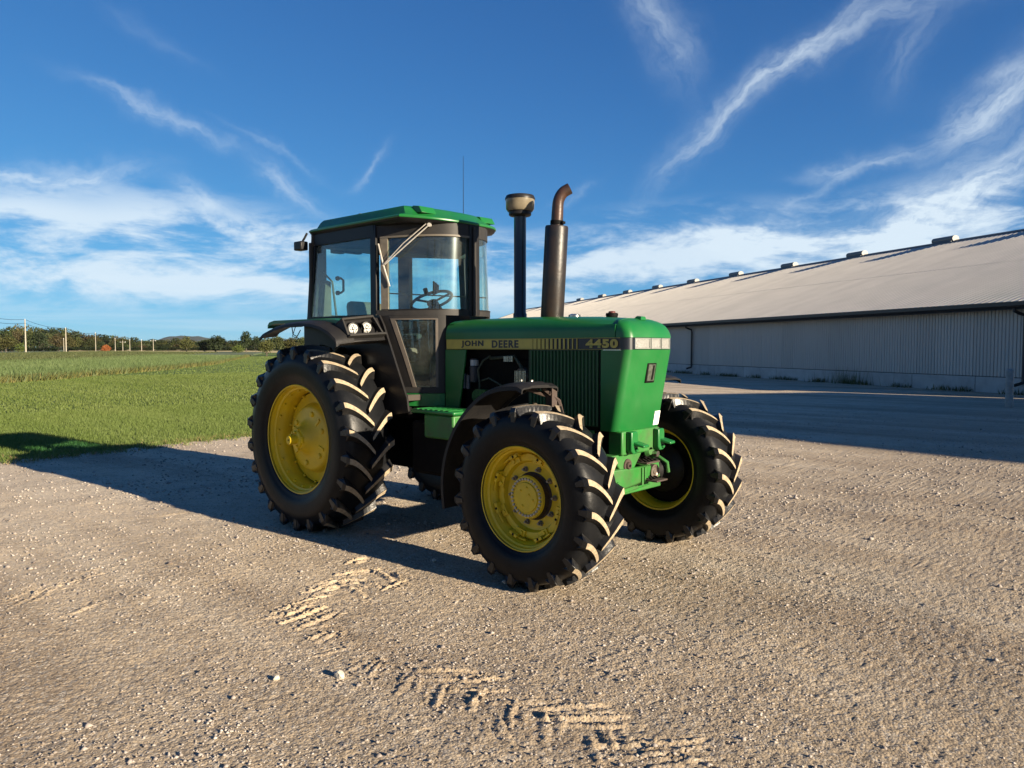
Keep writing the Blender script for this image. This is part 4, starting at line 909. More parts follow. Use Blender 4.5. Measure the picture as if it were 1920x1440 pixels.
# ---- engine and chassis
g = MB(); g.box((1.25, -.19, .62), (2.5, .19, 1.60)); g.box((2.45, -.27, .80), (2.9, .27, 1.62)); g.build('engine_block', DARK, TR, bevel=.02)
g = MB(); g.box((-.45, -.30, .55), (1.3, .30, 1.10)); g.box((-.3, -.62, .72), (.18, .62, .98)); g.tube([(0, -.68, .847), (0, .68, .847)], .12, 20); g.build('transmission', DARK, TR, bevel=.02)
g = MB(); g.box((1.0, -.60, .60), (1.55, .60, 1.05)); g.box((-.35, -.5, 1.05), (.85, .5, 1.22)); g.build('underbody', DARK, TR, bevel=.02)
g = MB(); g.box((1.3, .24, 1.0), (2.9, .26, 1.72)); g.box((1.12, -.28, 1.0), (1.2, .28, 1.9)); g.box((1.2, -.2, 1.6), (2.6, .2, 1.74)); g.build('far_screen', DARK, TR)
g = MB(); g.box((1.3, -.285, .92), (2.75, -.25, 1.06)); g.box((1.3, .25, .92), (2.75, .285, 1.06)); g.build('side_rail', GREEND, TR, bevel=.006)
g = MB(); g.lathe([(0, 1.60), (.036, 1.595), (.036, 1.53)], 18, c=(1.42, -.235, 0)); g.lathe([(.04, 1.53), (.042, 1.41), (.035, 1.39), (0, 1.385)], 18, c=(1.42, -.235, 0)); f_ = g.build('fuel_filter', mat('dark_filter', (.05, .055, .07), .4), TR, smooth=40)
g = MB(); g.lathe([(.0375, 1.585), (.0375, 1.535)], 18, c=(1.42, -.235, 0)); g.build('filter_label', LENSW, f_)
g = MB(); g.lathe([(0, 1.46), (.022, 1.46), (.022, 1.33), (0, 1.33)], 14, c=(1.30, -.24, 0)); g.lathe([(0, 1.45), (.02, 1.45), (.02, 1.33), (0, 1.33)], 14, c=(1.36, -.25, 0)); g.build('injection_pump', mat('pump_grey', (.10, .11, .13), .4, metal=.5), TR, smooth=40)
g = MB(); 
for k in range(5): g.box((1.80 + k * .022, -.27, 1.575), (1.814 + k * .022, -.23, 1.62))
g.build('injector_line_clip', CHROME, TR)
g = MB(); g.tube([(1.62, -.24, 1.62), (1.55, -.26, 1.58), (1.50, -.27, 1.50), (1.52, -.27, 1.36), (1.50, -.26, 1.30)], .009, 8); g.tube([(1.5, -.25, 1.40), (1.62, -.26, 1.43), (1.74, -.25, 1.38), (1.85, -.24, 1.30)], .008, 8); g.tube([(1.6, -.22, 1.6), (1.9, -.24, 1.62), (2.0, -.24, 1.5)], .014, 8); g.build('hose', mat('hose_grey_green', (.06, .075, .05), .6), TR, smooth=40)
g = MB(); g.lathe([(0, -.27), (.05, -.27), (.06, -.25), (.06, -.18)], 20, 'y', c=(1.47, 0, 1.27)); g.box((1.48, -.285, 1.27), (1.60, -.2, 1.33)); g.build('fuel_pump', GREEND, TR, smooth=40)
g = MB(); g.lathe([(0, -.25), (.07, -.25), (.085, -.23), (.085, -.15)], 22, 'y', c=(1.98, 0, 1.45)); al = g.build('alternator', STEEL, TR, smooth=40)
g = MB(); 
for k in range(8): g.box((1.92 + k * .016, -.262, 1.40), (1.927 + k * .016, -.25, 1.50))
g.build('alternator_fin', CHROME, al)

# ---- hood
HWH = .31
def hood_top(x):
    return np.interp(x, [1.12, 1.4, 2.0, 2.6, 2.95, 3.0], [1.945, 1.952, 1.955, 1.940, 1.918, 1.912])
def hood_ring(x, zb=1.766):
    t = hood_top(x); p = [(-HWH, zb), (-HWH, 1.815), (-.307, 1.842), (-.298, 1.868), (-.280, t - .052), (-.25, t - .032), (-.20, t - .016), (-.12, t - .005), (0, t)]
    return [(x, y, z) for y, z in p] + [(x, -y, z) for y, z in reversed(p[:-1])]
g = MB(); g.loft([hood_ring(x) for x in (1.135, 1.2, 1.4, 1.7, 2.0, 2.3, 2.6, 2.8, 2.955)], True, True)
hood = g.build('hood', GREEN, TR, smooth=40)
def nose_ring(z, xf, wv, xb, rc=.06, bow=.022):
    pts = [(xb, -wv)]; xo = xf - bow * ((wv - rc) / wv) ** 2 - rc
    for k in range(9):
        a = -PI / 2 + (PI / 2) * k / 8; pts.append((xo + rc * math.cos(a), -wv + rc + rc * math.sin(a)))
    for y in np.linspace(-wv + rc * 1.0, 0, 6)[1:]: pts.append((xf - bow * (y / wv) ** 2, y))
    return [(x, y, z) for x, y in pts] + [(x, -y, z) for x, y in reversed(pts[:-1])]
lv = [(1.768, 3.103, .31), (1.80, 3.096, .308), (1.83, 3.082, .305), (1.86, 3.060, .296), (1.883, 3.035, .276), (1.898, 3.010, .245), (1.908, 2.985, .20), (1.914, 2.966, .14)]
g = MB(); g.loft([nose_ring(z, xf, wv, 2.962, min(.06, wv * .5)) for z, xf, wv in lv], True, True); g.build('nose_cap', GREEN, TR, smooth=55)
g = MB(); g.loft([nose_ring(z, xf, .31, 2.83) for z, xf in ((1.066, 2.985), (1.074, 2.991), (1.3, 3.030), (1.5, 3.066), (1.668, 3.098), (1.678, 3.100))], True, True); g.build('grille_housing', GREEN, TR, smooth=40)
def bandx(y, xf=3.094, wv=.306, rc=.06, bow=.022):
    if abs(y) <= wv - rc: return xf - bow * (y / wv) ** 2
    q = (abs(y) - wv + rc) / rc; return xf - bow * ((wv - rc) / wv) ** 2 - rc + rc * math.sqrt(max(0, 1 - q * q))
g = MB(); g.loft([nose_ring(z, 3.094, .306, 1.14) for z in (1.678, 1.768)], True, True); g.build('hood_band', STRIPEB, TR, smooth=40)
# trim line, badge, sticker
g = MB(); g.box((2.85, -.3125, 1.672), (3.01, -.309, 1.679)); g.build('trim_strip', CHROME, TR)
g = MB(); g.prism([(-.062, -.075), (.062, -.075), (.062, .075), (-.062, .075)], (3.052, .005, 1.503), (0, 1, 0), (.16, 0, 1), (.022, 0, -.003)); bd = g.build('badge_frame', DARK, TR, bevel=.004)
g = MB(); g.prism([(-.048, -.062), (.048, -.062), (.048, .062), (-.048, .062)], (3.074, .005, 1.503), (0, 1, 0), (.16, 0, 1), (.0025, 0, 0)); g.build('badge_face', mat('tarnished_badge', (.07, .085, .06), .3, metal=.6, var=(.2, .22, .18), vscale=30), bd)
g = MB(); g.prism([(-.014, -.055), (.010, -.055), (.016, .055), (-.006, .055)], (3.077, .022, 1.503), (0, 1, 0), (.16, 0, 1), (.0025, 0, 0)); g.build('badge_mark', DARK, bd)
g = MB(); g.prism([(.170, 1.085), (.262, 1.085), (.262, 1.195), (.170, 1.195)], (2.802, 0, 0), (-.10, 1, 0), (.178, 0, 1), (.014, 0, 0)); stk = g.build('sticker', WHITE, TR)
# headlights
lampm = mat('headlight_reflector', (.42, .42, .40), .35, metal=.35, var=(.20, .20, .19), vscale=120, bump=1.0, bscale=160)
framem = mat('headlight_frame', (.32, .33, .30), .35, metal=.5)
for (y0, y1) in ((-.252, -.062), (-.052, .090), (.100, .240)):
    xs_ = [bandx(y) + .004 for y in (y0, y1)]
    g = MB()
    def bar(ya, yb, za, zb, t=.012):
        xa, xb_ = np.interp(ya, (y0, y1), xs_), np.interp(yb, (y0, y1), xs_)
        g.hexa([(xa - .01, ya, za), (xa + t, ya, za), (xb_ + t, yb, za), (xb_ - .01, yb, za), (xa - .01, ya, zb), (xa + t, ya, zb), (xb_ + t, yb, zb), (xb_ - .01, yb, zb)])
    bar(y0, y1, 1.684, 1.691); bar(y0, y1, 1.757, 1.764); bar(y0, y0 + .010, 1.691, 1.757); bar(y1 - .010, y1, 1.691, 1.757)
    hl = g.build('headlight', framem, TR)
    g = MB(); bar(y0 + .010, y1 - .010, 1.691, 1.757, .005); g.build('reflector', lampm, hl)
    g = MB(); bar(y0 + .010, y1 - .010, 1.691, 1.757, .010)
    g2 = MB()
    for j in range(6):
        za = 1.695 + j * .0105; xa, xb_ = xs_; g2.hexa([(xa + .005, y0 + .012, za), (xa + .009, y0 + .012, za), (xb_ + .009, y1 - .012, za), (xb_ + .005, y1 - .012, za), (xa + .005, y0 + .012, za + .004), (xa + .009, y0 + .012, za + .004), (xb_ + .009, y1 - .012, za + .004), (xb_ + .005, y1 - .012, za + .004)])
    g2.build('lens_rib', lampm, hl)
# side decal: yellow stripe, bars and lettering
def decal(x0, x1, z0, z1, m, name, parent=TR, y=-.3105, t=.002):
    g = MB(); g.box((x0, y - t, z0), (x1, y, z1)); return g.build(name, m, parent)
band = decal(1.145, 2.16, 1.683, 1.762, STRIPEY, 'side_stripe')
b0, b1 = 2.16, 2.64; nb = 11; st_ = (b1 - b0) / nb
for k in range(nb):
    wdt = st_ * (.82 - .62 * k / (nb - 1)); decal(b0 + k * st_ + .006, b0 + k * st_ + .006 + max(.006, wdt), 1.683, 1.762, STRIPEY, 'stripe_bar')
decal(1.145, 3.0, 1.7635, 1.7665, STRIPEY, 'pin_stripe'); decal(1.145, 3.0, 1.6785, 1.681, STRIPEY, 'pin_stripe')
def text(s, x0, x1, z0, z1, m, name, y=-.3135, bold=.02, space=1.0):
    cu = bpy.data.curves.new('t', 'FONT'); cu.body = s; cu.size = 1; cu.offset = bold; cu.extrude = .0; cu.space_character = space
    o = bpy.data.objects.new('t', cu); COL.objects.link(o); bpy.context.view_layer.update()
    me = bpy.data.meshes.new_from_object(o); bpy.data.objects.remove(o)
    co = np.empty(len(me.vertices) * 3, np.float32); me.vertices.foreach_get('co', co); co = co.reshape(-1, 3)
    mn, mx_ = co.min(0), co.max(0); u = (co[:, 0] - mn[0]) / (mx_[0] - mn[0]); v = (co[:, 1] - mn[1]) / (mx_[1] - mn[1])
    out = np.stack([x0 + u * (x1 - x0), np.full(len(u), y), z0 + v * (z1 - z0)], -1).astype(np.float32); me.vertices.foreach_set('co', out.ravel())
    me.materials.clear(); me.materials.append(m); me.update()
    t = bpy.data.objects.new(name, me); COL.objects.link(t); t.parent = TR; return t
text('JOHN', 1.335, 1.605, 1.691, 1.755, STRIPEB, 'lettering', bold=.035, space=1.2); text('JOHN', 1.339, 1.609, 1.692, 1.754, STRIPEB, 'lettering', y=-.3137, bold=.035, space=1.2)
text('DEERE', 1.705, 2.005, 1.691, 1.755, STRIPEB, 'lettering', bold=.035, space=1.2); text('DEERE', 1.709, 2.009, 1.692, 1.754, STRIPEB, 'lettering', y=-.3137, bold=.035, space=1.2)
text('4450', 2.690, 2.985, 1.690, 1.757, STRIPEY, 'lettering', bold=.05, space=1.12)
# side panels
g = MB(); g.prism([(1.12, 1.676), (1.385, 1.676), (1.29, 1.12), (1.12, 1.12)], (0, -.305, 0), (1, 0, 0), (0, 0, 1), (0, .02, 0)); g.build('rear_side_panel', GREEN, TR, bevel=.004)
g = MB(); g.prism([(1.12, 1.676), (1.385, 1.676), (1.29, 1.12), (1.12, 1.12)], (0, .285, 0), (1, 0, 0), (0, 0, 1), (0, .02, 0)); g.box((2.12, .285, 1.09), (2.83, .30, 1.676)); g.build('far_side_panel', GREEN, TR)
g = MB(); g.box((2.10, -.292, 1.09), (2.835, -.28, 1.676)); g.build('louvre_panel', mat('dark_green_louvre', (.006, .04, .012), .5, var=(.01, .05, .018), vscale=8), TR)
LG = mat('louvre_green', (.010, .085, .022), .45, var=(.012, .06, .02), vscale=10)
g = MB(); g.hexa([(0, -.294, 1.10), (.021, -.294, 1.10), (.021, -.29, 1.10), (0, -.29, 1.10), (0, -.294, 1.667), (.021, -.294, 1.667), (.021, -.29, 1.667), (0, -.29, 1.667)])
g = MB(); g.prism([(0, -.291), (.006, -.304), (.014, -.308), (.019, -.304), (.021, -.291)], (0, 0, 1.10), (1, 0, 0), (0, 1, 0), (0, 0, .567)); s0 = g.build('grille_slat', LG, TR, smooth=30)
for k in range(20):
    o = s0 if k == 0 else inst(s0.data, 'grille_slat', TR); o.location = (2.125 + k * .0345, 0, 0)
g = MB(); g.box((2.812, -.306, 1.085), (2.824, -.29, 1.676)); g.build('panel_gap', DARK, TR)
g = MB()
for k in range(44): x = 1.40 + k * .0165; g.box((x, -.3000, 1.14), (x + .002, -.2985, 1.675))
for k in range(3): z = 1.25 + k * .14; g.box((1.38, -.2985, z), (2.12, -.297, z + .002))
g.build('engine_screen', DARK, TR)
# things on top of the hood
g = MB(); g.lathe([(.042, 1.925), (.05, 1.955), (.046, 1.968), (.0, 1.970)], 20, c=(2.68, .05, 0)); o = g.build('radiator_cap_base', DARK, TR, smooth=40)
g = MB(); g.lathe([(.028, 1.968), (.028, 1.978), (.022, 1.983), (0, 1.984)], 18, c=(2.68, .05, 0)); g.build('red_cap', RED, o, smooth=40)
g = MB(); g.lathe([(.05, 1.945), (.05, 1.962), (.03, 1.970), (0, 1.971)], 18, c=(2.33, .02, 0)); g.build('filler_cap', CHROME, TR, smooth=40)
g = MB(); g.hexa([(2.93, -.03, 1.91), (3.0, -.03, 1.905), (3.0, .05, 1.905), (2.93, .05, 1.91), (2.96, -.02, 1.935), (2.995, -.02, 1.93), (2.995, .04, 1.93), (2.96, .04, 1.935)]); g.build('hood_latch', GREEN, TR)
# exhaust and air intake
MUF_ = mat('muffler_black_rust', (.018, .016, .015), .5, var=(.12, .045, .02), vscale=5.5, bump=.2, detail=8, spec=.5)
MUFB = mat('muffler_black', (.008, .0085, .0095), .42, var=(.022, .014, .010), vscale=7, bump=.15, detail=8, spec=.4)
mb0, mb1 = Vector((2.107, 0, 1.93)), Vector((2.156, 0, 2.703)); dv = (mb1 - mb0).normalized()
g = MB(); g.tube([mb0, mb0 + dv * .01, mb1 - dv * .012, mb1, mb1 + dv * .004], [.094, .097, .097, .092, .05], 32); muf = g.build('muffler', MUFB, TR, smooth=45)
g = MB(); pth = [mb1 + dv * .0]; 
pth += [mb1 + dv * .10, mb1 + dv * .17]
b_ = mb1 + dv * .17
for k in range(1, 8):
    a = R(62) * k / 7; rr_ = .13; pth.append(b_ + dv * (rr_ * math.sin(a)) + Vector((.55, .45, 0)) * (rr_ * (1 - math.cos(a))))
a = R(62); last = (dv * math.cos(a) + Vector((.77, .64, 0)) * math.sin(a)).normalized(); pth.append(pth[-1] + last * .05)
EXP = mat('exhaust_pipe_brown', (.024, .018, .015), .4, metal=.2, var=(.06, .028, .018), vscale=9, bump=.15)
g.tube(pth, [.050, .049, .047] + [.047] * (len(pth) - 3), 22, cap=False); ep = g.build('exhaust_pipe', EXP, muf, smooth=50)
g = MB(); g.tube([mb1 + dv * .012, mb1 + dv * .045], .056, 24); g.box((2.20, -.02, 2.715), (2.235, .015, 2.735)); g.build('pipe_clamp', DARK, muf, smooth=40)
ix, iy = 1.748, 0
NAVY = mat('black_intake_pipe', (.012, .013, .016), .3, var=(.02, .02, .022), vscale=5, coat=.2)
g = MB(); g.lathe([(.060, 1.93), (.060, 1.985), (.053, 1.995), (.053, 2.84)], 28, c=(ix, iy, 0)); inn = g.build('air_intake_pipe', NAVY, TR, smooth=45)
g = MB(); g.lathe([(.053, 2.825), (.088, 2.832), (.098, 2.842), (.098, 2.868), (.112, 2.88)], 36, c=(ix, iy, 0)); g.build('precleaner_base', BLACK, inn, smooth=40)
g = MB(); g.lathe([(.108, 2.872), (.122, 2.89), (.127, 2.975)], 36, c=(ix, iy, 0)); g.build('precleaner_bowl', AMBERG, inn, smooth=40)
g = MB(); g.lathe([(.095, 2.875), (.09, 2.97), (.04, 2.99)], 30, c=(ix, iy, 0)); g.build('precleaner_core', mat('dusty_core', (.05, .04, .027), .9), inn, smooth=40)
g = MB(); g.lathe([(.131, 2.972), (.131, 2.984), (.120, 3.006), (.08, 3.015), (0, 3.017)], 36, c=(ix, iy, 0)); g.build('precleaner_lid', BLACK, inn, smooth=40)

# ---- cab
def kz(z): return 1 - .07 * min(1, max(0, (z - 2.0) / .73))
def surf(y, z, off=0.0):
    W_ = .62 * kz(z); t = min(1, max(0, (z - 2.0) / .73)); q = min(1, abs(y) / W_)
    x = 1.16 - (.63 + .07 * t) * q ** 3
    if off:
        dx = (.63 + .07 * t) * 3 * q * q / W_; n = Vector((1, dx * (1 if y > 0 else -1), 0)).normalized(); return (x + n.x * off, y + n.y * off, z)
    return (x, y, z)
def patch(name, zs, yl, yr, n, m, off=0.0, th=.03, parent=TR, scale_k=True, bevel=0):
    """curved panel on the front of the cab between yl(z) and yr(z); thickness inwards"""
    g = MB(); outer, inner = [], []
    for z in zs:
        a, b = (yl(z) if callable(yl) else yl * (kz(z) if scale_k else 1)), (yr(z) if callable(yr) else yr * (kz(z) if scale_k else 1))
        ys_ = np.linspace(a, b, n + 1)
        outer.append([surf(y, z, off) for y in ys_]); inner.append([surf(y, z, off - th) for y in ys_])
    rings = [o_ + list(reversed(i_)) for o_, i_ in zip(outer, inner)]
    g.loft(rings, True, True); return g.build(name, m, parent, smooth=30, bevel=bevel)
g = MB(); cabp = TR
ylow = lambda z: -.615 + (1.99 - z) / .71 * .105
SZ = [2.035, 2.70]
patch('windshield', [2.03, 2.36, 2.705], -.588, -.045, 22, GLASS, -.006, .006)
patch('windshield', [2.03, 2.36, 2.705], .085, .585, 20, GLASS, -.006, .006)
patch('window_sill', [1.985, 2.035], -.617, .617, 40, CABGREY, .006, .05)
patch('window_seal', [2.033, 2.043], -.60, .60, 40, BLACK, .010, .03)
patch('header_panel', [2.70, 2.815], -.617, .617, 40, CABGREY, .004, .05)
patch('header_lip', [2.695, 2.712], -.60, -.04, 24, mat('brown_seal', (.10, .085, .065), .6), .010, .02)
patch('centre_post', [1.99, 2.815], -.048, .09, 5, BLACK, .010, .05)
patch('post_trim', [1.99, 2.80], -.004, .035, 3, CABGREY, .022, .03)
patch('inner_window_frame', [2.03, 2.705], -.600, -.575, 2, mat('worn_frame_brown', (.09, .075, .055), .6, var=(.14, .12, .09), vscale=20), .008, .03)
# lower front panels, both sides
FRM = mat('lower_window_frame', (.065, .055, .046), .5, var=(.09, .075, .06), vscale=12)
for s in (-1, 1):
    f1 = (lambda z: ylow(z)) if s < 0 else (lambda z: -ylow(z)); gl = (lambda z: ylow(z) + .042) if s < 0 else (lambda z: -(ylow(z) + .042))
    patch('lower_window', [1.335, 1.6, 1.945], gl, s * .352, 12, GLASS, -.010, .006, scale_k=False)
    patch('lower_frame_post', [1.285, 1.6, 1.987], f1, gl, 2, BLACK, .004, .03, scale_k=False)
    gl2 = (lambda z: ylow(z) + .058) if s < 0 else (lambda z: -(ylow(z) + .058))
    patch('window_bead', [1.335, 1.6, 1.95], gl, gl2, 2, FRM, .008, .02, scale_k=False)
    patch('window_bead', [1.945, 1.958], gl, s * .34, 12, FRM, .008, .02, scale_k=False)
    patch('window_bead', [1.335, 1.955], s * .352, s * .335, 2, FRM, .008, .02, scale_k=False)
    patch('lower_panel', [1.285, 1.987], s * .335, s * .28, 3, CABGREY, .004, .03, scale_k=False)
    patch('lower_panel', [1.958, 1.987], gl, s * .335, 10, CABGREY, .004, .03, scale_k=False)
    patch('lower_sill', [1.283, 1.335], lambda z: s * abs(ylow(z)), s * .335, 10, CABGREY, .004, .03, scale_k=False)
    patch('green_sill', [1.165, 1.278], lambda z: s * abs(ylow(1.285)), s * .29, 10, GREEN, .012, .05, scale_k=False)
g = MB()
# side posts and frames
def post(a, b, wx, wy, name='cab_post', m=BLACK):
    g = MB(); (x, y, z), (x2, y2, z2) = a, b
    g.hexa([(x, y, z), (x + wx, y, z), (x + wx, y + wy, z), (x, y + wy, z), (x2, y2, z2), (x2 + wx, y2, z2), (x2 + wx, y2 + wy, z2), (x2, y2 + wy, z2)]); return g.build(name, m, TR, bevel=.006)
for s in (-1, 1):
    post((.455, s * .625, 1.15 if s > 0 else 1.9), (.40, s * .585, 2.84), .085, -s * .045)
    post((-.60, s * .625, 1.9), (-.555, s * .585, 2.84), .075, -s * .05)
    post((-.545, s * .60, 1.9), (-.50, s * .56, 2.84), .05 if s < 0 else .17, -s * .06, 'inner_corner_post', INTERIOR)
    g = MB(); y0, y1 = s * .612, s * .575
    g.hexa([(-.53, y0, 2.0), (.46, y0, 2.0), (.46, y0 - s * .006, 2.0), (-.53, y0 - s * .006, 2.0), (-.49, y1, 2.715), (.42, y1, 2.715), (.42, y1 - s * .006, 2.715), (-.49, y1 - s * .006, 2.715)]); g.build('side_window', GLASS, TR)
    g = MB(); g.box((-.53, min(s * .59, s * .565), 2.715), (.46, max(s * .59, s * .565), 2.85)); g.build('side_header', BLACK, TR)
    g = MB(); g.box((-.58, min(s * .63, s * .585), 1.90), (.54, max(s * .63, s * .585), 2.0)); g.build('side_sill', BLACK, TR)
    g = MB(); g.prism([(-.62, 1.93), (.60, 1.99), (.66, 1.90), (.98, 1.24), (1.0, 1.12), (.2, 1.0), (-.62, 1.3)], (0, s * .640, 0), (1, 0, 0), (0, 0, 1), (0, -s * .02, 0)); g.build('inner_fender_wall', BLACK, TR)
    g = MB(); g.box((-.58, min(s * .62, s * .60), 1.2), (.5, max(s * .62, s * .60), 1.95)); g.build('cab_lower_side', BLACK, TR)
# rear window frame
for (a, b_) in (((-.56, -.62, 1.2), (-.52, .62, 2.03)), ((-.54, -.60, 2.71), (-.50, .60, 2.85)), ((-.555, -.62, 2.0), (-.515, -.43, 2.75)), ((-.555, .55, 2.0), (-.515, .62, 2.75))):
    g = MB(); g.box(a, b_); g.build('rear_wall', INTERIOR, TR, bevel=.01)
g = MB(); g.hexa([(-.545, -.45, 2.02), (-.545, .56, 2.02), (-.538, .56, 2.02), (-.538, -.45, 2.02), (-.52, -.45, 2.72), (-.52, .56, 2.72), (-.513, .56, 2.72), (-.513, -.45, 2.72)]); g.build('rear_window', GLASS, TR)
g = MB(); g.tube([(-.50, -.31, 2.41), (-.46, -.30, 2.41), (-.45, -.275, 2.39), (-.45, -.275, 2.28), (-.46, -.30, 2.26), (-.50, -.31, 2.26)], .013, 8); g.lathe([(0, .02), (.024, .02), (.024, 0)], 12, 'x', c=(-.51, -.31, 2.41)); g.lathe([(0, .02), (.024, .02), (.024, 0)], 12, 'x', c=(-.51, -.31, 2.26)); g.build('window_handle', DARK, TR, smooth=40)
g = MB(); g.box((-.50, -.40, 2.66), (-.42, -.27, 2.72)); g.box((-.50, -.27, 2.675), (-.42, -.05, 2.72)); g.build('rear_trim', INTERIOR, TR, bevel=.01)
# headliner, floor, dash, seat, steering wheel
HL = MB(); HL.hexa([(-.52, -.555, 2.70), (.52, -.555, 2.60), (.52, .555, 2.60), (-.52, .555, 2.70), (-.52, -.555, 2.83), (.52, -.555, 2.83), (.52, .555, 2.83), (-.52, .555, 2.83)]); HL.hexa([(.52, -.45, 2.60), (.90, -.35, 2.68), (.90, .35, 2.68), (.52, .45, 2.60), (.52, -.45, 2.83), (.9, -.35, 2.83), (.9, .35, 2.83), (.52, .45, 2.83)]); HL.build('headliner', INTERIOR, TR, bevel=.02)
g = MB(); g.box((-.55, -.6, 1.22), (.95, .6, 1.27)); g.build('cab_floor', INTERIOR, TR)
g = MB(); g.hexa([(.78, -.20, 1.25), (1.02, -.20, 1.25), (1.02, .20, 1.25), (.78, .20, 1.25), (.74, -.17, 1.93), (.98, -.17, 2.02), (.98, .17, 2.02), (.74, .17, 1.93)]); g.build('dashboard', INTERIOR, TR, bevel=.03)
g = MB(); g.tube([(.80, .03, 1.9), (.62, .03, 2.13)], [.045, .03], 12); g.build('steering_column', DARK, TR, smooth=40)
SW = empty('steering_wheel', (.58, .02, 2.15), TR); SW.rotation_euler = (0, R(-24), 0)
g = MB(); g.tube([(.205 * math.cos(a), .205 * math.sin(a), 0) for a in np.linspace(0, 2 * PI, 41)], .015, 8, False); g.build('wheel_ring', DARK, SW, smooth=60)
g = MB()
for a in (R(30), R(150), R(270)): g.tube([(0, 0, -.02), (.2 * math.cos(a), .2 * math.sin(a), 0)], .011, 6)
g.lathe([(0, .0), (.05, -.005), (.055, -.03), (.04, -.06)], 16); g.tube([(0.12, -.16, 0), (.12, -.16, .06)], .022, 10); g.build('wheel_spoke', DARK, SW, smooth=40)
g = MB(); g.box((.70, -.50, 1.93), (.72, .52, 1.945)); g.tube([(.62, -.55, 2.19), (.95, .4, 2.18)], .007, 6); g.build('grab_bar', DARK, TR)
seat = empty('seat', (-.12, 0, 1.27), TR)
g = MB(); g.box((-.22, -.25, .28), (.28, .25, .42)); g.build('cushion', SEAT, seat, bevel=.04)
g = MB(); g.hexa([(-.28, -.25, .38), (-.16, -.25, .38), (-.16, .25, .38), (-.28, .25, .38), (-.40, -.22, .90), (-.30, -.22, .92), (-.30, .22, .92), (-.40, .22, .90)]); g.build('backrest', SEAT, seat, bevel=.05)
g = MB(); g.box((-.2, -.34, .50), (.20, -.27, .57)); g.box((-.2, .27, .50), (.20, .34, .57)); g.box((-.15, -.15, 0), (.15, .15, .28)); g.build('armrest', INTERIOR, seat, bevel=.02)
g = MB(); g.box((-.1, -.58, 1.5), (.55, -.40, 1.88)); g.build('side_console', INTERIOR, TR, bevel=.03)
g = MB(); 
for k, c in enumerate(((.42, -.47), (.34, -.47), (.26, -.47))): g.tube([(c[0], c[1], 1.87), (c[0] + .02, c[1], 1.97)], .009, 6); g.lathe([(0, .03), (.018, .02), (.018, -.01), (0, -.02)], 8, c=(c[0] + .02, c[1], 1.98))
g.build('control_lever', RED, TR, smooth=40)
g = MB(); g.tube([(-.2, -.54, 2.0), (-.28, -.53, 2.35), (-.42, -.54, 2.45)], .012, 6); g.hexa([(-.47, -.56, 2.0), (-.42, -.56, 2.0), (-.42, -.44, 2.0), (-.47, -.44, 2.0), (-.46, -.55, 2.36), (-.40, -.54, 2.33), (-.40, -.46, 2.36), (-.46, -.46, 2.38)]); g.build('hung_jacket', SEAT, TR, bevel=.015)
g = MB(); g.prism([(-.05, -.07), (.02, -.05), (.03, .03), (-.05, .08)], (.05, .56, 2.33), (1, 0, 0), (0, 0, 1), (0, .02, 0)); g.build('door_latch', DARK, TR)
# roof
def roof_ring(z, ins, insf=None, insr=None, b=.30, dz=.033):
    insf = ins if insf is None else insf; insr = ins if insr is None else insr; Wd = .622 - ins; pts = []
    for y in np.linspace(-Wd, Wd, 17): pts.append((.872 - insf + b * (1 - (abs(y) / .62) ** 2.4), y, z - dz * (1 - (y / .62) ** 2)))
    c = .05
    rear = -.575 + insr
    return [(rear, -Wd + c, z), (rear + .012, -Wd + .015, z), (rear + c, -Wd, z)] + pts + [(rear + c, Wd, z), (rear + .012, Wd - .015, z), (rear, Wd - c, z)]
g = MB(); g.loft([roof_ring(2.852, .004), roof_ring(2.858, 0), roof_ring(2.868, 0), roof_ring(2.878, .012, .010, .012), roof_ring(2.893, .06, .05, .05, .28, .03), roof_ring(2.95, .088, .11, .075, .24, .02), roof_ring(2.972, .105, .14, .095, .22, .012), roof_ring(2.982, .15, .20, .15, .2, .006), roof_ring(3.0, .35, .42, .4, .1, 0)], True, True)
rf = g.build('cab_roof', GREEN, TR, smooth=28)
g = MB(); g.loft([roof_ring(2.815, .05, .06, .02, .30, .02), roof_ring(2.838, .012, .02, .012, .30, .03), roof_ring(2.8515, .006, .008, .006)], True, True); g.build('roof_underside', BLACK, rf, smooth=30)
for (ya, yb) in ((-.47, -.30), (.30, .47)):
    g = MB(); xm = .975
    g.hexa([(xm - .10, ya, 2.90), (xm + .028, ya, 2.895), (xm + .035, yb, 2.895), (xm - .10, yb, 2.90), (xm - .10, ya, 2.968), (xm - .012, ya, 2.955), (xm - .006, yb, 2.955), (xm - .10, yb, 2.968)]); g.build('roof_lamp_cover', GREEN, rf, bevel=.004)
g = MB(); g.lathe([(.03, 2.97), (.03, 2.985), (0, 2.99)], 12, c=(.1, -.45, 0)); g.build('roof_bolt', STEEL, rf, smooth=40)
g = MB(); g.tube([(.74, .30, 2.95), (.74, .30, 2.985)], .014, 8); g.tube([(.74, .30, 2.97), (.735, .305, 3.57)], [.0035, .002], 5); g.build('antenna', DARK, TR)
# wiper
P_ = lambda y, z, o: Vector(surf(y, z, o))
g = MB(); g.tube([P_(-.36, 2.79, .02), P_(-.36, 2.79, .05)], .018, 10); g.tube([P_(-.36, 2.79, .045), P_(-.46, 2.62, .055), P_(-.552, 2.45, .045)], .0062, 6); g.tube([P_(-.375, 2.80, .045), P_(-.475, 2.63, .055), P_(-.560, 2.44, .045)], .0045, 6); g.build('wiper_arm', WIPERM, TR, smooth=40)
g = MB(); g.tube([P_(-.566, 2.645, .02), P_(-.560, 2.45, .032), P_(-.552, 2.25, .02)], .0075, 6); g.build('wiper_blade', WIPERM, TR, smooth=40)
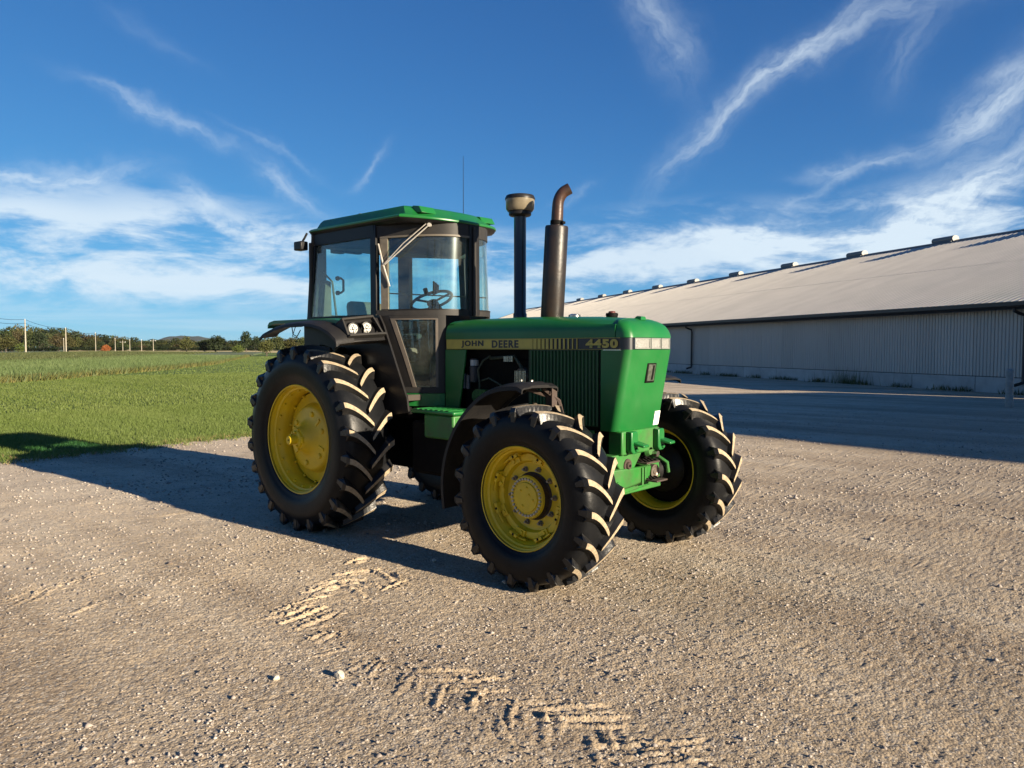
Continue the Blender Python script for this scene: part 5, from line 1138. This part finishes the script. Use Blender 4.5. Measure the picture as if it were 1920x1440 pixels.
# work light on the rear post
g = MB(); g.box((-.70, -.70, 2.675), (-.57, -.61, 2.765)); wlg = g.build('rear_work_light', BLACK, TR, bevel=.012)
g = MB(); g.tube([(-.56, -.63, 2.845), (-.57, -.65, 2.80), (-.60, -.66, 2.76)], .011, 8); g.build('light_stem', BLACK, wlg, smooth=40)
# ---- rear fenders with lamp pods
LED = mat('led_lamp_face', (.8, .8, .76), .2, metal=.5, var=(.35, .35, .33), vscale=120)
for s in (1, -1):
    def Y_(y): return y * s
    F0 = empty('rear_fender', (0, 0, 0), TR)
    pr = [(-.67, 1.925), (-.64, 1.952), (-.55, 1.968), (0, 1.968), (.45, 1.955), (.52, 1.945)]
    g = MB(); 
    for i in range(len(pr) - 1):
        (xa, za), (xb_, zb) = pr[i], pr[i + 1]
        g.hexa([(xa, Y_(-.625), za - .02), (xb_, Y_(-.625), zb - .02), (xb_, Y_(-1.02), zb - .045), (xa, Y_(-1.02), za - .045), (xa, Y_(-.625), za + .01), (xb_, Y_(-.625), zb + .01), (xb_, Y_(-1.02), zb - .012), (xa, Y_(-1.02), za - .012)])
    g.build('fender_top', GREEN, F0, smooth=30)
    ring_pts = [(-.56, 1.80), (-.50, 1.835), (-.30, 1.888), (-.10, 1.918), (.10, 1.927), (.30, 1.918), (.45, 1.892), (.58, 1.845), (.68, 1.785), (.70, 1.74)]
    g = MB(); rings = []
    for x, z in ring_pts: rings.append([(x, Y_(-.99), z + .020), (x, Y_(-1.08), z + .012), (x, Y_(-1.15), z), (x, Y_(-1.175), z - .015), (x, Y_(-1.18), z - .04), (x, Y_(-1.165), z - .04), (x, Y_(-1.14), z - .018), (x, Y_(-.99), z)])
    g.loft(rings, True, True); g.build('fender_extension', PLASTIC, F0, smooth=45)
    # pod: sloping box with a recessed face
    T0, T1 = (.60, -1.055, 1.948), (.60, -.715, 1.985); B0, B1 = (.70, -1.055, 1.778), (.715, -.665, 1.800)
    def lerp2(u, v, d=0): 
        a = [T0[i] + (T1[i] - T0[i]) * u for i in range(3)]; b = [B0[i] + (B1[i] - B0[i]) * u for i in range(3)]; p = [a[i] + (b[i] - a[i]) * v for i in range(3)]
        return (p[0] - d, p[1] * s, p[2] - d * .5)
    def slab(u0, v0, u1, v1, d0, d1, name, m, bevel=.004):
        g = MB(); g.hexa([lerp2(u0, v1, d1), lerp2(u0, v1, d0), lerp2(u1, v1, d0), lerp2(u1, v1, d1), lerp2(u0, v0, d1), lerp2(u0, v0, d0), lerp2(u1, v0, d0), lerp2(u1, v0, d1)]); return g.build(name, m, F0, bevel=bevel)
    FRAME = BLACK
    slab(0, 0, 1, .10, -.01, .14, 'pod_frame', CABGREY); slab(0, .90, 1, 1, -.035, .14, 'pod_frame', CABGREY); slab(0, .1, .05, .90, -.01, .14, 'pod_frame', CABGREY); slab(.955, .1, 1, .90, -.01, .14, 'pod_frame', CABGREY)
    slab(.05, .1, .955, .90, .055, .14, 'pod_back', DARK, 0)
    for u in (.265, .66):
        c_ = Vector(lerp2(u, .48, .03)); nd = Vector((.9, -.12 * s, -.05)).normalized()
        g = MB(); g.tube([c_ - nd * .03, c_ + nd * .030, c_ + nd * .032], [.055, .055, .049], 24); L0 = g.build('lamp_housing', BLACK, F0, smooth=40)
        g = MB(); g.tube([c_ + nd * .0325, c_ + nd * .0345], [.044, .042], 22)
        fc = g.build('lamp_face', LED, L0, smooth=40)
        sd2 = nd.cross(Vector((0, 0, 1))).normalized(); up2 = sd2.cross(nd)
        g = MB()
        for k in range(7):
            a = 2 * PI * k / 6; o_ = (sd2 * math.cos(a) + up2 * math.sin(a)) * (.026 if k < 6 else 0) + c_ + nd * .035
            g.tube([o_, o_ + nd * .003], [.010, .006], 8)
        g.build('lamp_cell', CHROME, L0, smooth=40)
        c3 = c_ + Vector((.0, .045 * s, 0)); g = MB(); g.tube([c3 - nd * .02, c3 + nd * .05], .056, 20, False); g.build('lamp_guard', BLACK, L0, smooth=40)
    # dark panel below the fender front, wires
    g = MB(); g.hexa([(.50, Y_(-.64), 1.74), (.70, Y_(-.64), 1.76), (.70, Y_(-1.0), 1.74), (.50, Y_(-1.0), 1.72), (.5, Y_(-.64), 1.95), (.58, Y_(-.64), 1.97), (.58, Y_(-1.03), 1.93), (.5, Y_(-1.03), 1.93)]); g.build('pod_body', BLACK, F0, bevel=.01)
    g = MB(); g.tube([(-.35, Y_(-.95), 1.90), (-.33, Y_(-.95), 1.82), (-.26, Y_(-.95), 1.80), (-.2, Y_(-.95), 1.86)], .005, 5); g.tube([(-.2, Y_(-1.0), 1.9), (-.26, Y_(-1.0), 1.80), (-.15, Y_(-1.0), 1.78)], .004, 5); g.build('wire', DARK, F0)
# ---- front fenders
for s in (1, -1):
    g = MB(); rings = []
    for th in np.linspace(3, -103, 30):
        t = R(th); rad = .795 + .012 * math.exp(-((th + 22) / 14.0) ** 2) - (.02 if th > 0 else 0)
        sec = [(-1.085, -.040), (-1.083, -.012), (-1.06, 0), (-1.00, .004), (-.98, .014), (-.80, .014), (-.78, .004), (-.70, 0), (-.683, -.012), (-.68, -.04), (-.69, -.04), (-.695, -.016), (-.79, -.008), (-.97, -.004), (-1.06, -.012), (-1.074, -.018), (-1.076, -.04)]
        rings.append([(2.68 + (rad + dr) * math.sin(t), y * s, .64 + (rad + dr) * math.cos(t)) for y, dr in sec])
    g.loft(rings, True, True); ff = g.build('front_fender', PLASTIC, TR, smooth=35)
    g = MB(); g.tube([(2.62, -.74 * s, 1.40), (2.66, -.60 * s, 1.30), (2.70, -.52 * s, .98)], .016, 6); g.tube([(2.55, -.85 * s, 1.40), (2.60, -.66 * s, 1.34)], .018, 6); g.box((2.60, min(-.68 * s, -.62 * s), 1.26), (2.66, max(-.68 * s, -.62 * s), 1.40)); g.build('fender_bracket', RUST, ff)
    g = MB()
    for xx in (2.50, 2.60): g.lathe([(0, 1.462), (.011, 1.460), (.011, 1.448)], 8, c=(xx, -.84 * s, 0))
    g.build('fender_bolt', CHROME, ff, smooth=40)
# ---- step and box under the cab
g = MB(); g.box((1.12, -.72, 1.132), (1.66, -.36, 1.168)); stp = g.build('side_step', GREEN, TR, bevel=.014)
g = MB()
for k in range(7): g.box((1.17 + k * .065, -.715, 1.168), (1.205 + k * .065, -.55, 1.174))
g.build('step_grip', GREEN, stp)
g = MB(); g.box((1.26, -.69, .925), (1.625, -.40, 1.132)); g.build('battery_box', GREEND, TR, bevel=.018)
g = MB(); g.box((1.60, -.55, .96), (2.05, -.25, 1.14)); g.build('frame_step_support', GREEND, TR, bevel=.01)
g = MB(); g.tube([(1.55, -.3, .80), (1.85, -.45, .72)], .02, 8); g.build('steering_rod', YELLOW, TR, smooth=40)
g = MB(); g.box((.85, -.45, .55), (1.5, .45, .95)); g.box((1.9, -.55, .55), (2.1, -.2, 1.1)); g.build('belly_guard', DARK, TR, bevel=.02)
print('objects', len(bpy.data.objects), 'tris', sum(len(m.polygons) * 2 for m in bpy.data.meshes))

# labels: where two alike things still share a label, say which one by its place
_dup = {}
for o in bpy.data.objects:
    if o.parent is None and 'label' in o and 'group' in o and 'photographer' not in o['group']: _dup.setdefault((o['group'], o['label']), []).append(o)
for (gname, lab), os_ in _dup.items():
    if len(os_) < 2: continue
    def key(o):
        dx, dy = o.location.x - CAMP[0], o.location.y - CAMP[1]; return (dx * .743 + dy * .669) / (-dx * .669 + dy * .743)
    os_.sort(key=key); names = ['leftmost', 'second', 'third', 'fourth', 'fifth', 'sixth', 'seventh', 'eighth']
    for i, o in enumerate(os_): o['label'] = f'{names[i]} {lab}' if i else f'leftmost {lab}'
for o in bpy.data.objects:
    if 'label' in o and len(o['label'].replace('-', ' ').split()) > 16: o['label'] = o['label'].replace('in the far treeline', '').replace(' full-crowned', '').replace('tall back row', 'back row').replace('lower front row', 'front row').replace('of the tractor', '')
    if 'label' in o and len(o['label'].split()) > 15: print('LONG', o['label'])
